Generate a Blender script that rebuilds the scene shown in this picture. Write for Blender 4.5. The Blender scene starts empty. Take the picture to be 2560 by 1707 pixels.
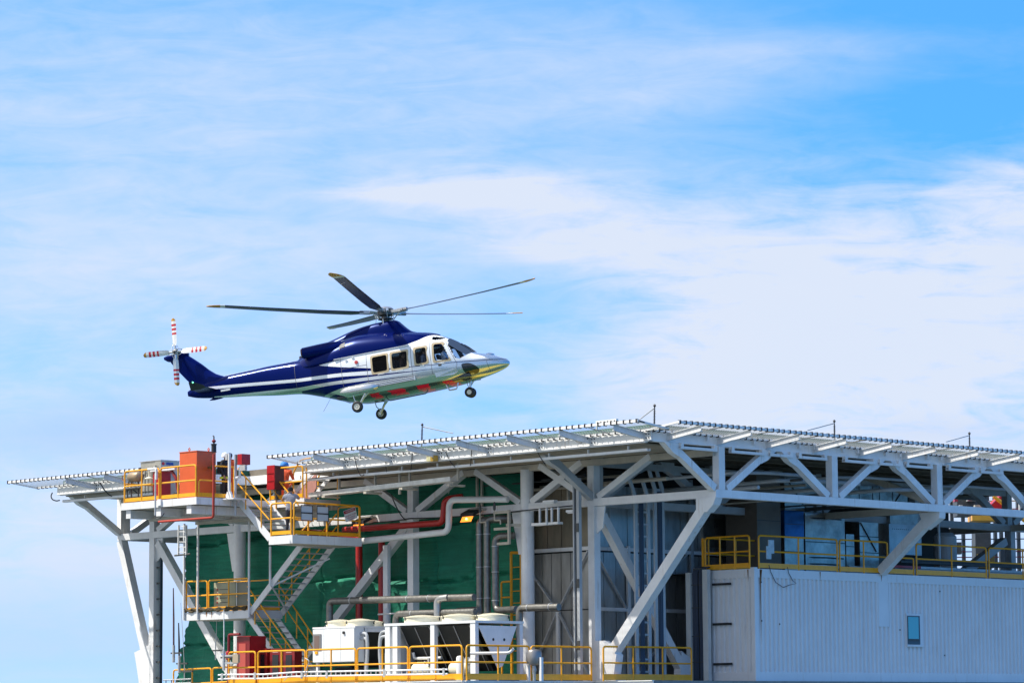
import bpy, bmesh, math, random
from mathutils import Vector, Matrix, Euler
random.seed(7)
R = math.radians
scene = bpy.context.scene
C = scene.collection
# ------------------------------------------------------------------ camera, sky, sun, exposure
CAM_ROT = ((0.70162,0.71255,-0.00683),(-0.08867,0.07777,0.99302),(0.70727,-0.69762,0.11816))   # right, up, back (filled from the survey)
cam_d = bpy.data.cameras.new('camera'); cam = bpy.data.objects.new('camera', cam_d); C.objects.link(cam)
F_PX = 7930.85
cam_d.sensor_width = 36; cam_d.lens = F_PX/2560*36; cam_d.clip_start = 1; cam_d.clip_end = 20000
def cam_axes(pitch=.11844, roll=-.0068816, yaw=2.363028):
    fw = Vector((math.cos(yaw)*math.cos(pitch), math.sin(yaw)*math.cos(pitch), math.sin(pitch)))
    r = Vector((math.sin(yaw), -math.cos(yaw), 0)); u = r.cross(fw)
    return r*math.cos(roll)+u*math.sin(roll), -r*math.sin(roll)+u*math.cos(roll), fw
AX, AY, AZ = cam_axes()
def ray(px, py): return AX*((px-1280)/F_PX) - AY*((py-853.5)/F_PX) + AZ
CAM = -105*ray(1789, 1243)
cam.matrix_world = Matrix(((AX.x,AY.x,-AZ.x,CAM.x),(AX.y,AY.y,-AZ.y,CAM.y),(AX.z,AY.z,-AZ.z,CAM.z),(0,0,0,1)))
scene.camera = cam
def at(px, py, **k):      # where the line of sight of a photo point meets a real plane of the platform
    d = ray(px, py); (a, v), = k.items(); i = 'xyz'.index(a)
    return CAM + d*((v-CAM[i])/d[i])

SUN = Vector((-.38, -.45, .81)).normalized()
w = bpy.data.worlds.new('World'); scene.world = w; w.use_nodes = True
def N(nt, t, **k):
    n = nt.nodes.new(t)
    for a, b in k.items():
        if a == 'inp':
            for i, v in b.items():
                if hasattr(v, 'is_output') or isinstance(v, bpy.types.NodeSocket): nt.links.new(v, n.inputs[i])
                else: n.inputs[i].default_value = v
        else: setattr(n, a, b)
    return n
def M_(nt, op, a, b=0., c=0., clamp=False):
    n = N(nt, 'ShaderNodeMath', operation=op, use_clamp=clamp, inp={0: a, 1: b, 2: c}); return n.outputs[0]
def mixc(nt, f, a, b, mode='MIX'):
    n = N(nt, 'ShaderNodeMix', data_type='RGBA', blend_type=mode, inp={0: f, 6: a, 7: b}); return n.outputs[2]
def ramp(nt, fac, stops, interp='LINEAR'):
    n = N(nt, 'ShaderNodeValToRGB', inp={0: fac}); n.color_ramp.interpolation = interp
    e = n.color_ramp.elements
    while len(e) > 1: e.remove(e[0])
    for i, (p, c) in enumerate(stops):
        s = e[0] if i == 0 else e.new(p); s.position = p
        s.color = (c, c, c, 1) if not hasattr(c, '__len__') else (*c, 1)
    return n.outputs[0]
def sky():
    nt = w.node_tree; nt.nodes.clear()
    geo = N(nt, 'ShaderNodeTexCoord').outputs['Generated']
    el = math.asin(SUN.z); az = math.atan2(SUN.x, SUN.y)
    sep = N(nt, 'ShaderNodeSeparateXYZ', inp={0: geo})
    # look a little higher up the clear sky: a deep tropical blue
    zz = M_(nt, 'ADD', M_(nt, 'MULTIPLY', sep.outputs[2], 1.6), .16)
    vec = N(nt, 'ShaderNodeCombineXYZ', inp={0: sep.outputs[0], 1: sep.outputs[1], 2: zz}).outputs[0]
    vec = N(nt, 'ShaderNodeVectorMath', operation='NORMALIZE', inp={0: vec}).outputs[0]
    st = N(nt, 'ShaderNodeTexSky', sky_type='NISHITA', sun_disc=False, sun_elevation=el, sun_rotation=az,
           air_density=1.0, dust_density=.3, ozone_density=2.2, inp={0: vec})
    base = mixc(nt, 1., st.outputs[0], SKY_TINT, 'MULTIPLY')
    # plan directions: s sideways, e elevation (both as tangents about the compass bearing of the platform)
    h = Vector((AZ.x, AZ.y, 0)).normalized(); rr = Vector((AX.x, AX.y, 0)).normalized()
    dl = N(nt, 'ShaderNodeVectorMath', operation='DOT_PRODUCT', inp={0: geo, 1: h}).outputs['Value']
    dr = N(nt, 'ShaderNodeVectorMath', operation='DOT_PRODUCT', inp={0: geo, 1: rr}).outputs['Value']
    dl = M_(nt, 'MAXIMUM', M_(nt, 'ABSOLUTE', dl), .15)
    s = M_(nt, 'DIVIDE', dr, dl); e = M_(nt, 'DIVIDE', sep.outputs[2], dl)
    P = N(nt, 'ShaderNodeCombineXYZ', inp={0: s, 1: e, 2: 0.}).outputs[0]
    def noise(sx, sy, ang, scale, det, rough, off=(0,0,0), dist=0.):
        m = N(nt, 'ShaderNodeMapping', inp={0: P}); m.inputs['Rotation'].default_value = (0,0,R(ang)); m.inputs['Scale'].default_value = (sx, sy, 1); m.inputs['Location'].default_value = off
        return N(nt, 'ShaderNodeTexNoise', inp={'Vector': m.outputs[0], 'Scale': scale, 'Detail': det, 'Roughness': rough, 'Distortion': dist}).outputs[0]
    def blob(cs, ce, rs, re, ang=0.):      # soft elliptical mass of cloud
        ca, sa = math.cos(R(ang)), math.sin(R(ang))
        ds = M_(nt, 'SUBTRACT', s, cs); de = M_(nt, 'SUBTRACT', e, ce)
        a = M_(nt, 'DIVIDE', M_(nt, 'ADD', M_(nt, 'MULTIPLY', ds, ca), M_(nt, 'MULTIPLY', de, sa)), rs)
        b = M_(nt, 'DIVIDE', M_(nt, 'SUBTRACT', M_(nt, 'MULTIPLY', de, ca), M_(nt, 'MULTIPLY', ds, sa)), re)
        q = M_(nt, 'ADD', M_(nt, 'MULTIPLY', a, a), M_(nt, 'MULTIPLY', b, b))
        return M_(nt, 'POWER', 2.718, M_(nt, 'MULTIPLY', q, -1.))
    def B(px, py, rx, ry, wt, ang=0.):
        return M_(nt, 'MULTIPLY', blob((px-1280)/7931, (1800-py)/7931, rx/7931, ry/7931, ang), wt)
    def total(*a):
        t = a[0]
        for q in a[1:]: t = M_(nt, 'ADD', t, q)
        return t
    n1 = noise(1, 3.2, 8, 9, 8, .6, (3.1,1.7,0), .6)          # large streaks
    n2 = noise(1, 4.5, -6, 26, 9, .62, (.3,5.1,0), .8)        # torn cirrus
    n3 = noise(1, 2.2, 14, 70, 6, .6, (7.7,2.2,0), .4)
    nn = M_(nt, 'ADD', M_(nt, 'MULTIPLY', M_(nt, 'SUBTRACT', n1, .5), .9), M_(nt, 'ADD', M_(nt, 'MULTIPLY', M_(nt, 'SUBTRACT', n2, .5), 1.45), M_(nt, 'MULTIPLY', M_(nt, 'SUBTRACT', n3, .5), .6)))
    thin = total(B(500,260,900,240,.20), B(250,640,800,160,.32), B(150,1150,700,260,.30), B(100,1400,500,90,.22), B(1000,900,900,260,.10), B(2000,120,500,50,.20,3), B(1700,230,500,60,.14,6), B(1280,1500,2400,330,.36), B(2480,300,620,190,-.40), B(2500,20,600,110,-.30), B(1300,-40,1500,60,-.14))
    thick = total(B(2350,760,620,300,1.0,8), B(1850,900,420,250,.72,4), B(2300,1150,800,170,.55), B(1190,468,230,42,.95), B(960,480,160,14,.55), B(1500,570,330,100,.80,-12), B(1330,620,160,26,.5,-5), B(2570,470,190,90,.5,20), B(150,1075,260,60,-.25,8), B(1450,780,260,120,-.30), B(1420,1010,330,60,-.22))
    soft = M_(nt, 'ADD', M_(nt, 'MULTIPLY', M_(nt, 'ADD', thin, .30), M_(nt, 'ADD', 1., M_(nt, 'MULTIPLY', nn, .55))), M_(nt, 'MULTIPLY', thick, M_(nt, 'ADD', .66, M_(nt, 'MULTIPLY', nn, 1.15))))
    soft = M_(nt, 'ADD', soft, M_(nt, 'MULTIPLY', nn, .12), clamp=True)
    dens = N(nt, 'ShaderNodeMapRange', interpolation_type='SMOOTHERSTEP', inp={0: soft, 1: -.35, 2: 1.05, 3: 0., 4: 1.}).outputs[0]
    dens = M_(nt, 'ADD', M_(nt, 'MULTIPLY', dens, .55), M_(nt, 'MULTIPLY', soft, .45), clamp=True)
    side = N(nt, 'ShaderNodeMapRange', interpolation_type='SMOOTHSTEP', inp={0: dr, 1: .30, 2: .8, 3: 1., 4: .12}).outputs[0]     # clear blue away to the side
    dens = M_(nt, 'MULTIPLY', dens, side)
    white = mixc(nt, M_(nt, 'MULTIPLY', n1, .5), (5.45,5.85,6.65,1), (4.8,5.5,6.7,1))
    col = mixc(nt, M_(nt, 'MULTIPLY', dens, .96), base, white)
    col = mixc(nt, B(360,1065,420,75,.6,4), col, (3.4,4.4,6.6,1)); col = mixc(nt, B(150,1600,900,170,.75), col, (3.5,5.0,7.4,1)); col = mixc(nt, B(2400,1090,260,40,.35), col, (3.9,4.8,6.6,1))
    # added unseen bank of bright cloud on the sunny side, brightening the front faces
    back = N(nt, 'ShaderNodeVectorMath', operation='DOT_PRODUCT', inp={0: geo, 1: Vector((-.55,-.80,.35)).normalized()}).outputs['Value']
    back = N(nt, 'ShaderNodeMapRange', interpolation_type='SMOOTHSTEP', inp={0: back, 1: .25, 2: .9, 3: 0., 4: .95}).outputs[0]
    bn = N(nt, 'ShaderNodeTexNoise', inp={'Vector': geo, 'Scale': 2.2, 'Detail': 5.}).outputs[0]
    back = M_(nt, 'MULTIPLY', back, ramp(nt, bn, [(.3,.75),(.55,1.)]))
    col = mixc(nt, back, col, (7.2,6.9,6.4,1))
    # below the horizon the world is the far sea haze
    below = N(nt, 'ShaderNodeMapRange', inp={0: sep.outputs[2], 1: -.02, 2: 0., 3: 1., 4: 0.}).outputs[0]
    col = mixc(nt, below, col, (.7,1.15,1.6,1))
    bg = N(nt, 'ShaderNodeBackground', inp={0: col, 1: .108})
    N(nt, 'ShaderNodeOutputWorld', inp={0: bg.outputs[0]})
SKY_TINT = (.42, 1.55, 2.4, 1)
sky()
sd = bpy.data.lights.new('sun', 'SUN'); sd.energy = 5; sd.angle = R(.5); sd.color = (1, .95, .87)
so = bpy.data.objects.new('sun', sd); C.objects.link(so); so.rotation_euler = SUN.to_track_quat('Z', 'Y').to_euler(); so.location = (-60, -60, 90)
vs = scene.view_settings; vs.view_transform = 'Standard'; vs.look = 'None'; vs.exposure = 0.4; vs.gamma = 1
# ------------------------------------------------------------------ materials
def mat(name, base, rough=.5, metal=0., noise=0., nscale=3., bump=0., bscale=20., streak=0., streak_col=(.32,.12,.03), spec=.5, stretch=(1,1,1), coat=0., emit=None, alpha=None, dirt=None):
    m = bpy.data.materials.new(name); m.use_nodes = True
    nt = m.node_tree; b = nt.nodes['Principled BSDF']
    b.inputs['Roughness'].default_value = rough; b.inputs['Metallic'].default_value = metal
    b.inputs['Specular IOR Level'].default_value = spec; b.inputs['Coat Weight'].default_value = coat; b.inputs['Coat Roughness'].default_value = .06
    col = (*base, 1)
    tc = N(nt, 'ShaderNodeNewGeometry').outputs['Position']
    if noise:
        mp = N(nt, 'ShaderNodeMapping', inp={0: tc}); mp.inputs['Scale'].default_value = stretch
        n = N(nt, 'ShaderNodeTexNoise', inp={'Vector': mp.outputs[0], 'Scale': nscale, 'Detail': 6., 'Roughness': .65}).outputs[0]
        f = ramp(nt, n, [(.32, 1-noise), (.68, 1+noise*.35)])
        col = mixc(nt, 1., col, f, 'MULTIPLY')
    if streak:      # rust and grime runs: vertical stains with a shape of their own
        mp = N(nt, 'ShaderNodeMapping', inp={0: tc}); mp.inputs['Scale'].default_value = (5, 5, .35)
        n = N(nt, 'ShaderNodeTexNoise', inp={'Vector': mp.outputs[0], 'Scale': 1.6, 'Detail': 5., 'Roughness': .7}).outputs[0]
        n2 = N(nt, 'ShaderNodeTexNoise', inp={'Vector': tc, 'Scale': .7, 'Detail': 3.}).outputs[0]
        f = M_(nt, 'MULTIPLY', ramp(nt, n, [(.56, 0), (.74, 1)]), ramp(nt, n2, [(.42, 0), (.62, 1)]))
        col = mixc(nt, M_(nt, 'MULTIPLY', f, streak), col, (*streak_col, 1))
    if noise or streak: nt.links.new(col, b.inputs['Base Color'])
    else: b.inputs['Base Color'].default_value = col
    if bump:
        n = N(nt, 'ShaderNodeTexNoise', inp={'Vector': tc, 'Scale': bscale, 'Detail': 3.}).outputs[0]
        bp = N(nt, 'ShaderNodeBump', inp={'Height': n, 'Strength': bump, 'Distance': .05}); nt.links.new(bp.outputs[0], b.inputs['Normal'])
    if emit:
        b.inputs['Emission Color'].default_value = (*emit[0], 1); b.inputs['Emission Strength'].default_value = emit[1]
    return m
WHITE = mat('white_paint', (.74,.74,.73), .42, noise=.13, nscale=1.3, streak=.8, streak_col=(.36,.22,.10))
CREAM = mat('cream_steel', (.52,.47,.38), .5, noise=.25, nscale=.9, streak=.6, streak_col=(.30,.17,.08))
GALV = mat('galvanised_steel', (.50,.51,.51), .45, .35, noise=.22, nscale=6)
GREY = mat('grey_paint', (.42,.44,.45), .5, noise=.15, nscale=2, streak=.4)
YELLOW = mat('yellow_paint', (.88,.39,.006), .4, noise=.12, nscale=4, streak=.35)
GREEN = mat('green_deck', (.022,.115,.06), .75, noise=.25, nscale=2)
ORANGE = mat('orange_paint', (.62,.10,.022), .42, noise=.12, nscale=2)
RED = mat('red_paint', (.40,.010,.016), .38, noise=.15, nscale=3)
DKRED = mat('dark_red_paint', (.20,.006,.009), .4, noise=.15, nscale=3)
BLACK = mat('black_rubber', (.018,.018,.020), .55)
CABLE = mat('black_cable', (.022,.024,.028), .5)
DKGREY = mat('dark_steel', (.075,.078,.075), .55, .2, noise=.25, nscale=3)
PIPE = mat('insulation_cladding', (.20,.195,.18), .38, .65, noise=.30, nscale=5, bump=.25, bscale=9)
WPIPE = mat('white_pipe', (.68,.68,.66), .4, noise=.12, nscale=2)
CLAD = mat('wall_cladding', (.44,.44,.42), .38, .6, noise=.38, nscale=1.1, stretch=(1.6,1.6,.35), bump=.35, bscale=2.2)
DUCT = mat('duct_foil', (.44,.41,.37), .33, .85, noise=.45, nscale=1.3, bump=1., bscale=1.5)
DARKWALL = mat('dark_wall', (.035,.034,.030), .7, noise=.3, nscale=.8)  # near black: the shade under the deck is put into the wall colour
IVORY = mat('ivory_fan_housing', (.80,.74,.55), .45, noise=.1, nscale=3)
CABINET = mat('cabinet_paint', (.74,.76,.76), .35, noise=.10, nscale=2, streak=.5, streak_col=(.35,.30,.22))
COIL = mat('coil_fins', (.012,.014,.013), .6, noise=.3, nscale=8)
ROPE = mat('black_lashing', (.03,.022,.018), .8)
NET = mat('net_wire', (.62,.62,.58), .5, .3)
CABLEBLUE = mat('blue_cable', (.030,.050,.085), .45)
# ------------------------------------------------------------------ mesh helpers
class G:
    def __init__(s): s.v = []; s.f = []; s.sm = []; s.mi = []; s.m = 0
    def add(s, vs, fs, sm=False):
        o = len(s.v); s.v += [Vector(p) for p in vs]
        for f in fs: s.f.append([o+i for i in f]); s.sm.append(sm); s.mi.append(s.m)
        return s
    def box(s, x0, x1, y0, y1, z0, z1):
        return s.add([(x,y,z) for x in (x0,x1) for y in (y0,y1) for z in (z0,z1)], [(0,1,3,2),(4,6,7,5),(0,4,5,1),(2,3,7,6),(0,2,6,4),(1,5,7,3)])
    def beam(s, p, q, w, h, up=(0,0,1)):
        p, q = Vector(p), Vector(q); d = (q-p).normalized(); up = Vector(up)
        if abs(d.dot(up)) > .98: up = Vector((0,1,0)) if abs(d.y) < .9 else Vector((1,0,0))
        a = d.cross(up).normalized()*w/2; b = a.cross(d).normalized()*h/2
        return s.add([e+i*a+j*b for e in (p,q) for i,j in ((-1,-1),(1,-1),(1,1),(-1,1))], [(3,2,1,0),(4,5,6,7),(0,1,5,4),(1,2,6,5),(2,3,7,6),(3,0,4,7)])
    def ibeam(s, p, q, w, h, t=.025, up=(0,0,1)):
        p, q = Vector(p), Vector(q); up = Vector(up); d = (q-p).normalized(); a = d.cross(up).normalized(); b = a.cross(d)
        W, H, k = w/2, h/2, t/2
        sec = [(-W,-H),(W,-H),(W,-H+t),(k,-H+t),(k,H-t),(W,H-t),(W,H),(-W,H),(-W,H-t),(-k,H-t),(-k,-H+t),(-W,-H+t)]
        return s.prism([p+a*i+b*j for i, j in sec], q-p)
    def channel(s, p, q, w, h, t=.018):
        p, q = Vector(p), Vector(q); d = (q-p).normalized(); a = d.cross(Vector((0,0,1))).normalized(); b = a.cross(d); W = w/2
        return s.prism([p+a*i+b*j for i, j in ((-W,0),(W,0),(W,h),(W-t,h),(W-t,t),(-W+t,t),(-W+t,h),(-W,h))], q-p)
    def tube(s, pts, r, n=8, caps=True, sm=True):
        pts = [Vector(p) for p in pts]; k = len(pts); rs = r if hasattr(r, '__len__') else [r]*k
        T = []
        for i in range(k):
            a = (pts[i]-pts[i-1]).normalized() if i else None; b = (pts[i+1]-pts[i]).normalized() if i < k-1 else None
            t = (a+b) if a and b else (a or b); T.append(t.normalized() if t.length > 1e-6 else b)
        t = T[0]; u = t.orthogonal().normalized(); o = len(s.v)
        for i in range(k):
            u = (u - T[i]*u.dot(T[i])).normalized(); v = T[i].cross(u)
            s.v += [pts[i]+(u*math.cos(2*math.pi*j/n)+v*math.sin(2*math.pi*j/n))*rs[i] for j in range(n)]
        for i in range(k-1):
            for j in range(n):
                s.f.append([o+i*n+j, o+i*n+(j+1)%n, o+(i+1)*n+(j+1)%n, o+(i+1)*n+j]); s.sm.append(sm); s.mi.append(s.m)
        if caps:
            s.f += [[o+j for j in reversed(range(n))], [o+(k-1)*n+j for j in range(n)]]; s.sm += [False]*2; s.mi += [s.m]*2
        return s
    def lathe(s, c, prof, n=16, axis=(0,0,1), sm=True):   # prof: (radius, height) pairs along axis
        c = Vector(c); ax = Vector(axis).normalized(); u = ax.orthogonal().normalized(); v = ax.cross(u); o = len(s.v); k = len(prof)
        for r, h in prof: s.v += [c+ax*h+(u*math.cos(2*math.pi*j/n)+v*math.sin(2*math.pi*j/n))*max(r,1e-4) for j in range(n)]
        for i in range(k-1):
            for j in range(n): s.f.append([o+i*n+j, o+i*n+(j+1)%n, o+(i+1)*n+(j+1)%n, o+(i+1)*n+j]); s.sm.append(sm); s.mi.append(s.m)
        s.f += [[o+j for j in reversed(range(n))], [o+(k-1)*n+j for j in range(n)]]; s.sm += [False]*2; s.mi += [s.m]*2
        return s
    def prism(s, poly, vec):
        n = len(poly); vec = Vector(vec); a = [Vector(p) for p in poly]
        return s.add(a+[p+vec for p in a], [list(reversed(range(n))), list(range(n, 2*n))]+[(i,(i+1)%n,n+(i+1)%n,n+i) for i in range(n)])
def fil(pts, rad, n=4):    # round the corners of a polyline
    pts = [Vector(p) for p in pts]; out = [pts[0]]
    for i in range(1, len(pts)-1):
        p, a, b = pts[i], (pts[i-1]-pts[i]), (pts[i+1]-pts[i]); r = min(rad, a.length*.49, b.length*.49)
        A, B_ = p+a.normalized()*r, p+b.normalized()*r
        for k in range(n+1):
            t = k/n; out.append(A*(1-t)**2+p*2*t*(1-t)+B_*t*t)
    return out+[pts[-1]]
def obj(name, g, m, parent=None, label=None, kind=None, local=False):
    off = Vector() if (parent is None or local) else wloc(parent)
    me = bpy.data.meshes.new(name); me.from_pydata([v-off for v in g.v], [], g.f)
    for p, s_, i in zip(me.polygons, g.sm, g.mi): p.use_smooth = s_; p.material_index = i
    for q in (m if isinstance(m, (list, tuple)) else [m]): me.materials.append(q)
    bm = bmesh.new(); bm.from_mesh(me); bmesh.ops.recalc_face_normals(bm, faces=bm.faces); bm.to_mesh(me); bm.free()
    if any(g.sm): me.set_sharp_from_angle(angle=R(38))
    o = bpy.data.objects.new(name, me); C.objects.link(o)
    if parent: o.parent = parent
    if label: o['label'] = label
    if kind: o['kind'] = kind
    return o
def wloc(o):
    v = Vector()
    while o: v += o.location; o = o.parent
    return v
def thing(name, label, cat, loc=(0,0,0), group=None):
    o = bpy.data.objects.new(name, None); C.objects.link(o); o.location = loc; o.empty_display_size = .3
    o['label'] = label; o['category'] = cat
    if group: o['group'] = group
    return o
def tag(o, label, cat, group=None):
    o['label'] = label; o['category'] = cat
    if group: o['group'] = group
    return o
V = Vector
def sag(p, q, d, n=10):
    p, q = V(p), V(q); return [p.lerp(q, i/n)-V((0,0,d*4*(i/n)*(1-i/n))) for i in range(n+1)]
def railing(label, pts, panels, h=1.16, toe=.13, group='yellow guard railings', mid=True, posts=2, r=.033, name='guard_railing', gap=.09):
    """one run of yellow tube railing: each panel is a rounded frame with a mid rail, posts and a toe board"""
    t = thing(name, label, 'railing', pts[0], group)
    for a, b in zip(pts, pts[1:]):
        a, b = V(a), V(b); L = (b-a).length; d = (b-a)/L; k = panels if isinstance(panels, int) else max(1, round(L/panels))
        for i in range(k):
            p = a+d*(L*i/k+gap/2); q = a+d*(L*(i+1)/k-gap/2); z = V((0,0,h))
            obj('frame', G().tube(fil([p, p+z, q+z, q], .12), r, 8), YELLOW, t)
            if mid: obj('mid_rail', G().tube([p+z*.53, q+z*.53], r*.9, 8), YELLOW, t)
            for j in range(1, posts): obj('post', G().tube([p.lerp(q, j/posts), p.lerp(q, j/posts)+z], r*.9, 8), YELLOW, t)
            if toe: obj('toe_board', G().beam(p+V((0,0,.04+toe/2)), q+V((0,0,.04+toe/2)), .012, toe), YELLOW, t)
    return t
# ------------------------------------------------------------------ sea
g = G().add([(-6000,-6000,-32),(6000,-6000,-32),(6000,6000,-32),(-6000,6000,-32)], [(0,1,2,3)])
SEA = mat('sea_water', (.06,.10,.11), .35, noise=.3, nscale=.02, bump=.6, bscale=.15)
o = obj('sea', g, SEA); o['kind'] = 'structure'
SOFF = mat('darkened_soffit', (.20,.17,.13), .6, noise=.3, nscale=1.2)  # joist steel coloured dark, with the under-deck shade put into its base
# ------------------------------------------------------------------ helideck: plate, edge girders, joists, soffit
ZB, ZT = 1.69, 2.03            # edge girder
YE, XL, YF = -3.2, -32.0, 29.0 # front edge, left edge, far edge
hd = thing('helideck', 'large square white edged helideck with a green landing surface high on steel trusses', 'helideck', (-16,0,ZB))
NX0, NX1, NY = -23.3, -17.0, -.55      # bay cut out of the front edge where the stairs come up
deck = G().prism([(XL+.05,YE+.25,2.06),(NX0,YE+.25,2.06),(NX0,NY,2.06),(NX1,NY,2.06),(NX1,YE+.25,2.06),(-.05,YE+.25,2.06),(-.05,YF,2.06),(XL+.05,YF,2.06)], (0,0,.20))
obj('deck_plate', deck, GREEN, hd)
obj('deck_edge_strip', G().box(NX0, NX1, NY-.048, NY-.002, 2.03, 2.275), SOFF, hd)
for a_, b_ in ((XL,NX0),(NX1,0)): obj('deck_edge_strip', G().box(a_, b_, YE+.20, YE+.247, 2.03, 2.12), CREAM, hd)
obj('deck_edge_strip', G().box(-.047, 0, YE+.25, YF, 2.03, 2.12), CREAM, hd)
W2 = mat('girder_white', (.80,.79,.76), .4, noise=.08, nscale=1.2, streak=.5, streak_col=(.42,.27,.12))
for nm, p, q in (('a',(XL,YE+.08,(ZB+ZT)/2),(NX0,YE+.08,(ZB+ZT)/2)),('a',(NX1,YE+.08,(ZB+ZT)/2),(0,YE+.08,(ZB+ZT)/2)),('n',(NX0+.08,YE+.17,(ZB+ZT)/2),(NX0+.08,NY,(ZB+ZT)/2)),('n',(NX1-.08,YE+.17,(ZB+ZT)/2),(NX1-.08,NY,(ZB+ZT)/2)),('n',(NX0+.17,NY-.08,(ZB+ZT)/2),(NX1-.17,NY-.08,(ZB+ZT)/2)), ('b',(-.08,YE+.17,(ZB+ZT)/2),(-.08,YF,(ZB+ZT)/2)), ('c',(XL+.08,YE+.17,(ZB+ZT)/2),(XL+.08,YF,(ZB+ZT)/2))):
    obj('edge_girder', G().beam(p, q, .16, ZT-ZB), W2, hd); d_ = (V(q)-V(p)).normalized()*.004; obj('bottom_flange', G().beam(V(p)-V((0,0,(ZT-ZB)/2-.012)), V(q)-V((0,0,(ZT-ZB)/2-.012)), .24, .022), W2, hd)
y = YE+.4
while y < YF:
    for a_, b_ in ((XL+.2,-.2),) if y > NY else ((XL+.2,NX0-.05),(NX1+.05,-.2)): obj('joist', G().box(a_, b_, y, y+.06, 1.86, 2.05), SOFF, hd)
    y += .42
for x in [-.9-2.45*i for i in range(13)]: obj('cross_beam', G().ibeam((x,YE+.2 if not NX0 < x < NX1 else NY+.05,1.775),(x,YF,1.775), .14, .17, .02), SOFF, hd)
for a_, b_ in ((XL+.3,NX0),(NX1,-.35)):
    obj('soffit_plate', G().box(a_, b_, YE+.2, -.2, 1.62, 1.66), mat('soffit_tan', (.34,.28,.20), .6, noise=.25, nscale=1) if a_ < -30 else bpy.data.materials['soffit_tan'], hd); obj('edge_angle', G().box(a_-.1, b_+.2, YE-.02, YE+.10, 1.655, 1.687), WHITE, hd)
g = G(); nn_ = 64
for r0, r1 in ((4.2,6.6),):
    g.add([(-16+r*math.cos(2*math.pi*j/nn_), 12+r*math.sin(2*math.pi*j/nn_), 2.266) for r in (r0,r1) for j in range(nn_)], [(j,(j+1)%nn_,nn_+(j+1)%nn_,nn_+j) for j in range(nn_)])
obj('landing_circle', g, mat('marking_yellow', (.62,.44,.03), .6), hd)
# ------------------------------------------------------------------ perimeter safety nets
ROPES = ROPE
def net(side, a0, a1, label, first_root, group='safety nets'):
    # side 'A': runs along x at the front, leaning out to -y;  side 'B': runs along y, leaning out to +x
    def P(s, out, z): return V((s, YE-out, z)) if side == 'A' else V((out, s, z))
    L0, L1 = min(a0,a1), max(a0,a1)
    t = thing('safety_net', label, 'safety net', P((L0+L1)/2, .1, 2.0), group)
    ex = 1.3 if side == 'A' else 0
    o0, o1 = L0-(ex if a0 < -30 else 0), L1+(0.0)
    OUT, ZO, ZI = 1.52, 2.19, 2.03
    zi = lambda u: ZI+(ZO-ZI)*u/OUT
    in0 = o0
    obj('outer_tube', G().beam(P(o0,OUT,ZO), P(o1,OUT,ZO), .07, .085), W2, t)
    obj('inner_tube', G().beam(P(o0,.1,ZI+.01), P(o1,.1,ZI+.01), .06, .055), W2, t)
    obj('end_tube', G().beam(P(o0+.03,.14,ZI), P(o0+.03,OUT-.04,ZO), .06, .06), W2, t)
    obj('end_tube', G().beam(P(o1-.03,.14,ZI), P(o1-.03,OUT-.04,ZO), .06, .06), W2, t)
    n = int((o1-o0)/.285)
    for u, z, hw, hh in ((OUT, ZO, .047, .054), (.1, ZI+.01, .042, .042)):      # one rope wound round each tube
        path = [P(o0+.01, u-hw, z)]
        for i in range(n+1):
            s = o0+.05+(o1-o0-.1)*i/n+random.uniform(-.02,.02)
            for k in (-.008, .008): path += [P(s+k,u-hw,z+hh), P(s+k,u+hw,z+hh), P(s+k,u+hw,z-hh), P(s+k,u-hw,z-hh)]
        obj('lashing_rope', G().tube(path+[P(o1-.01,u-hw,z-hh)], .018, 4, sm=False), ROPES, t)
    g = G(); s = o0+.09
    while s < o1:
        a, b = P(s,.1,zi(.1)), P(s,OUT,ZO); m_ = (a+b)/2-V((0,0,.03)); g.beam(a, m_, .008, .007); g.beam(m_, b, .008, .007); s += .115
    for u in [.1+.14*i for i in range(1,10)]:
        z = zi(u)-.03*(1-abs(u-.8)/.8); g.beam(P(o0+.05,u,z), P(o1-.05,u,z), .008, .006)
    obj('netting', g, NET, t)
    s = first_root
    while s < L1-.1:
        if s > L0+.05:
            r = G(); a, b = P(s,-.02,1.86), P(s,OUT-.06,2.06); 
            r.ibeam(a, b, .11, .21, .018)
            og = obj('outrigger', r, WHITE, t)
            k = G(); c = P(s,.012,1.86)
            e = (P(1,0,0)-P(0,0,0))
            k.beam(c-e*.02+V((0,0,0)), c+e*.32, .024, .26) if side == 'A' else k.beam(c-e*.02, c+e*.20, .024, .26)
            obj('bracket_plate', k, W2, t)
            for i in (.10,.22):
                for j in (-.06,.06):
                    q = c+e*(i if side=='A' else i*.6)+V((0,0,j)); nrm = (P(0,1,0)-P(0,0,0)).normalized()
                    obj('bolt', G().lathe(q+nrm*.01, [(.022,0),(.022,.02)], 8, nrm), BLACK, og)
            cg = G(); s2 = s+1.05
            if s2 < L1: cg.tube([P(s2-.15,.1,zi(.1)+.02), P(s2,.8,zi(.8)), P(s2+.15,OUT,ZO)], .02, 6); obj('net_cord', cg, ROPES, t)
        s += 2.45
    return t
# outriggers as surveyed: front edge at x = -2.65, -5.1 ...; right edge at y = -2.3, .15 ...
net('A', -17.35, 0.95, 'white framed safety net with black lashings along the front edge right of the stairs', -2.65-2.45*6)
net('A', -31.9, -23.0, 'short white safety net at the far left end of the helideck front edge', -2.55-2.45*12)
net('B', -3.45, 26., 'long safety net along the shaded right side of the helideck', -2.3)
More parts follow.
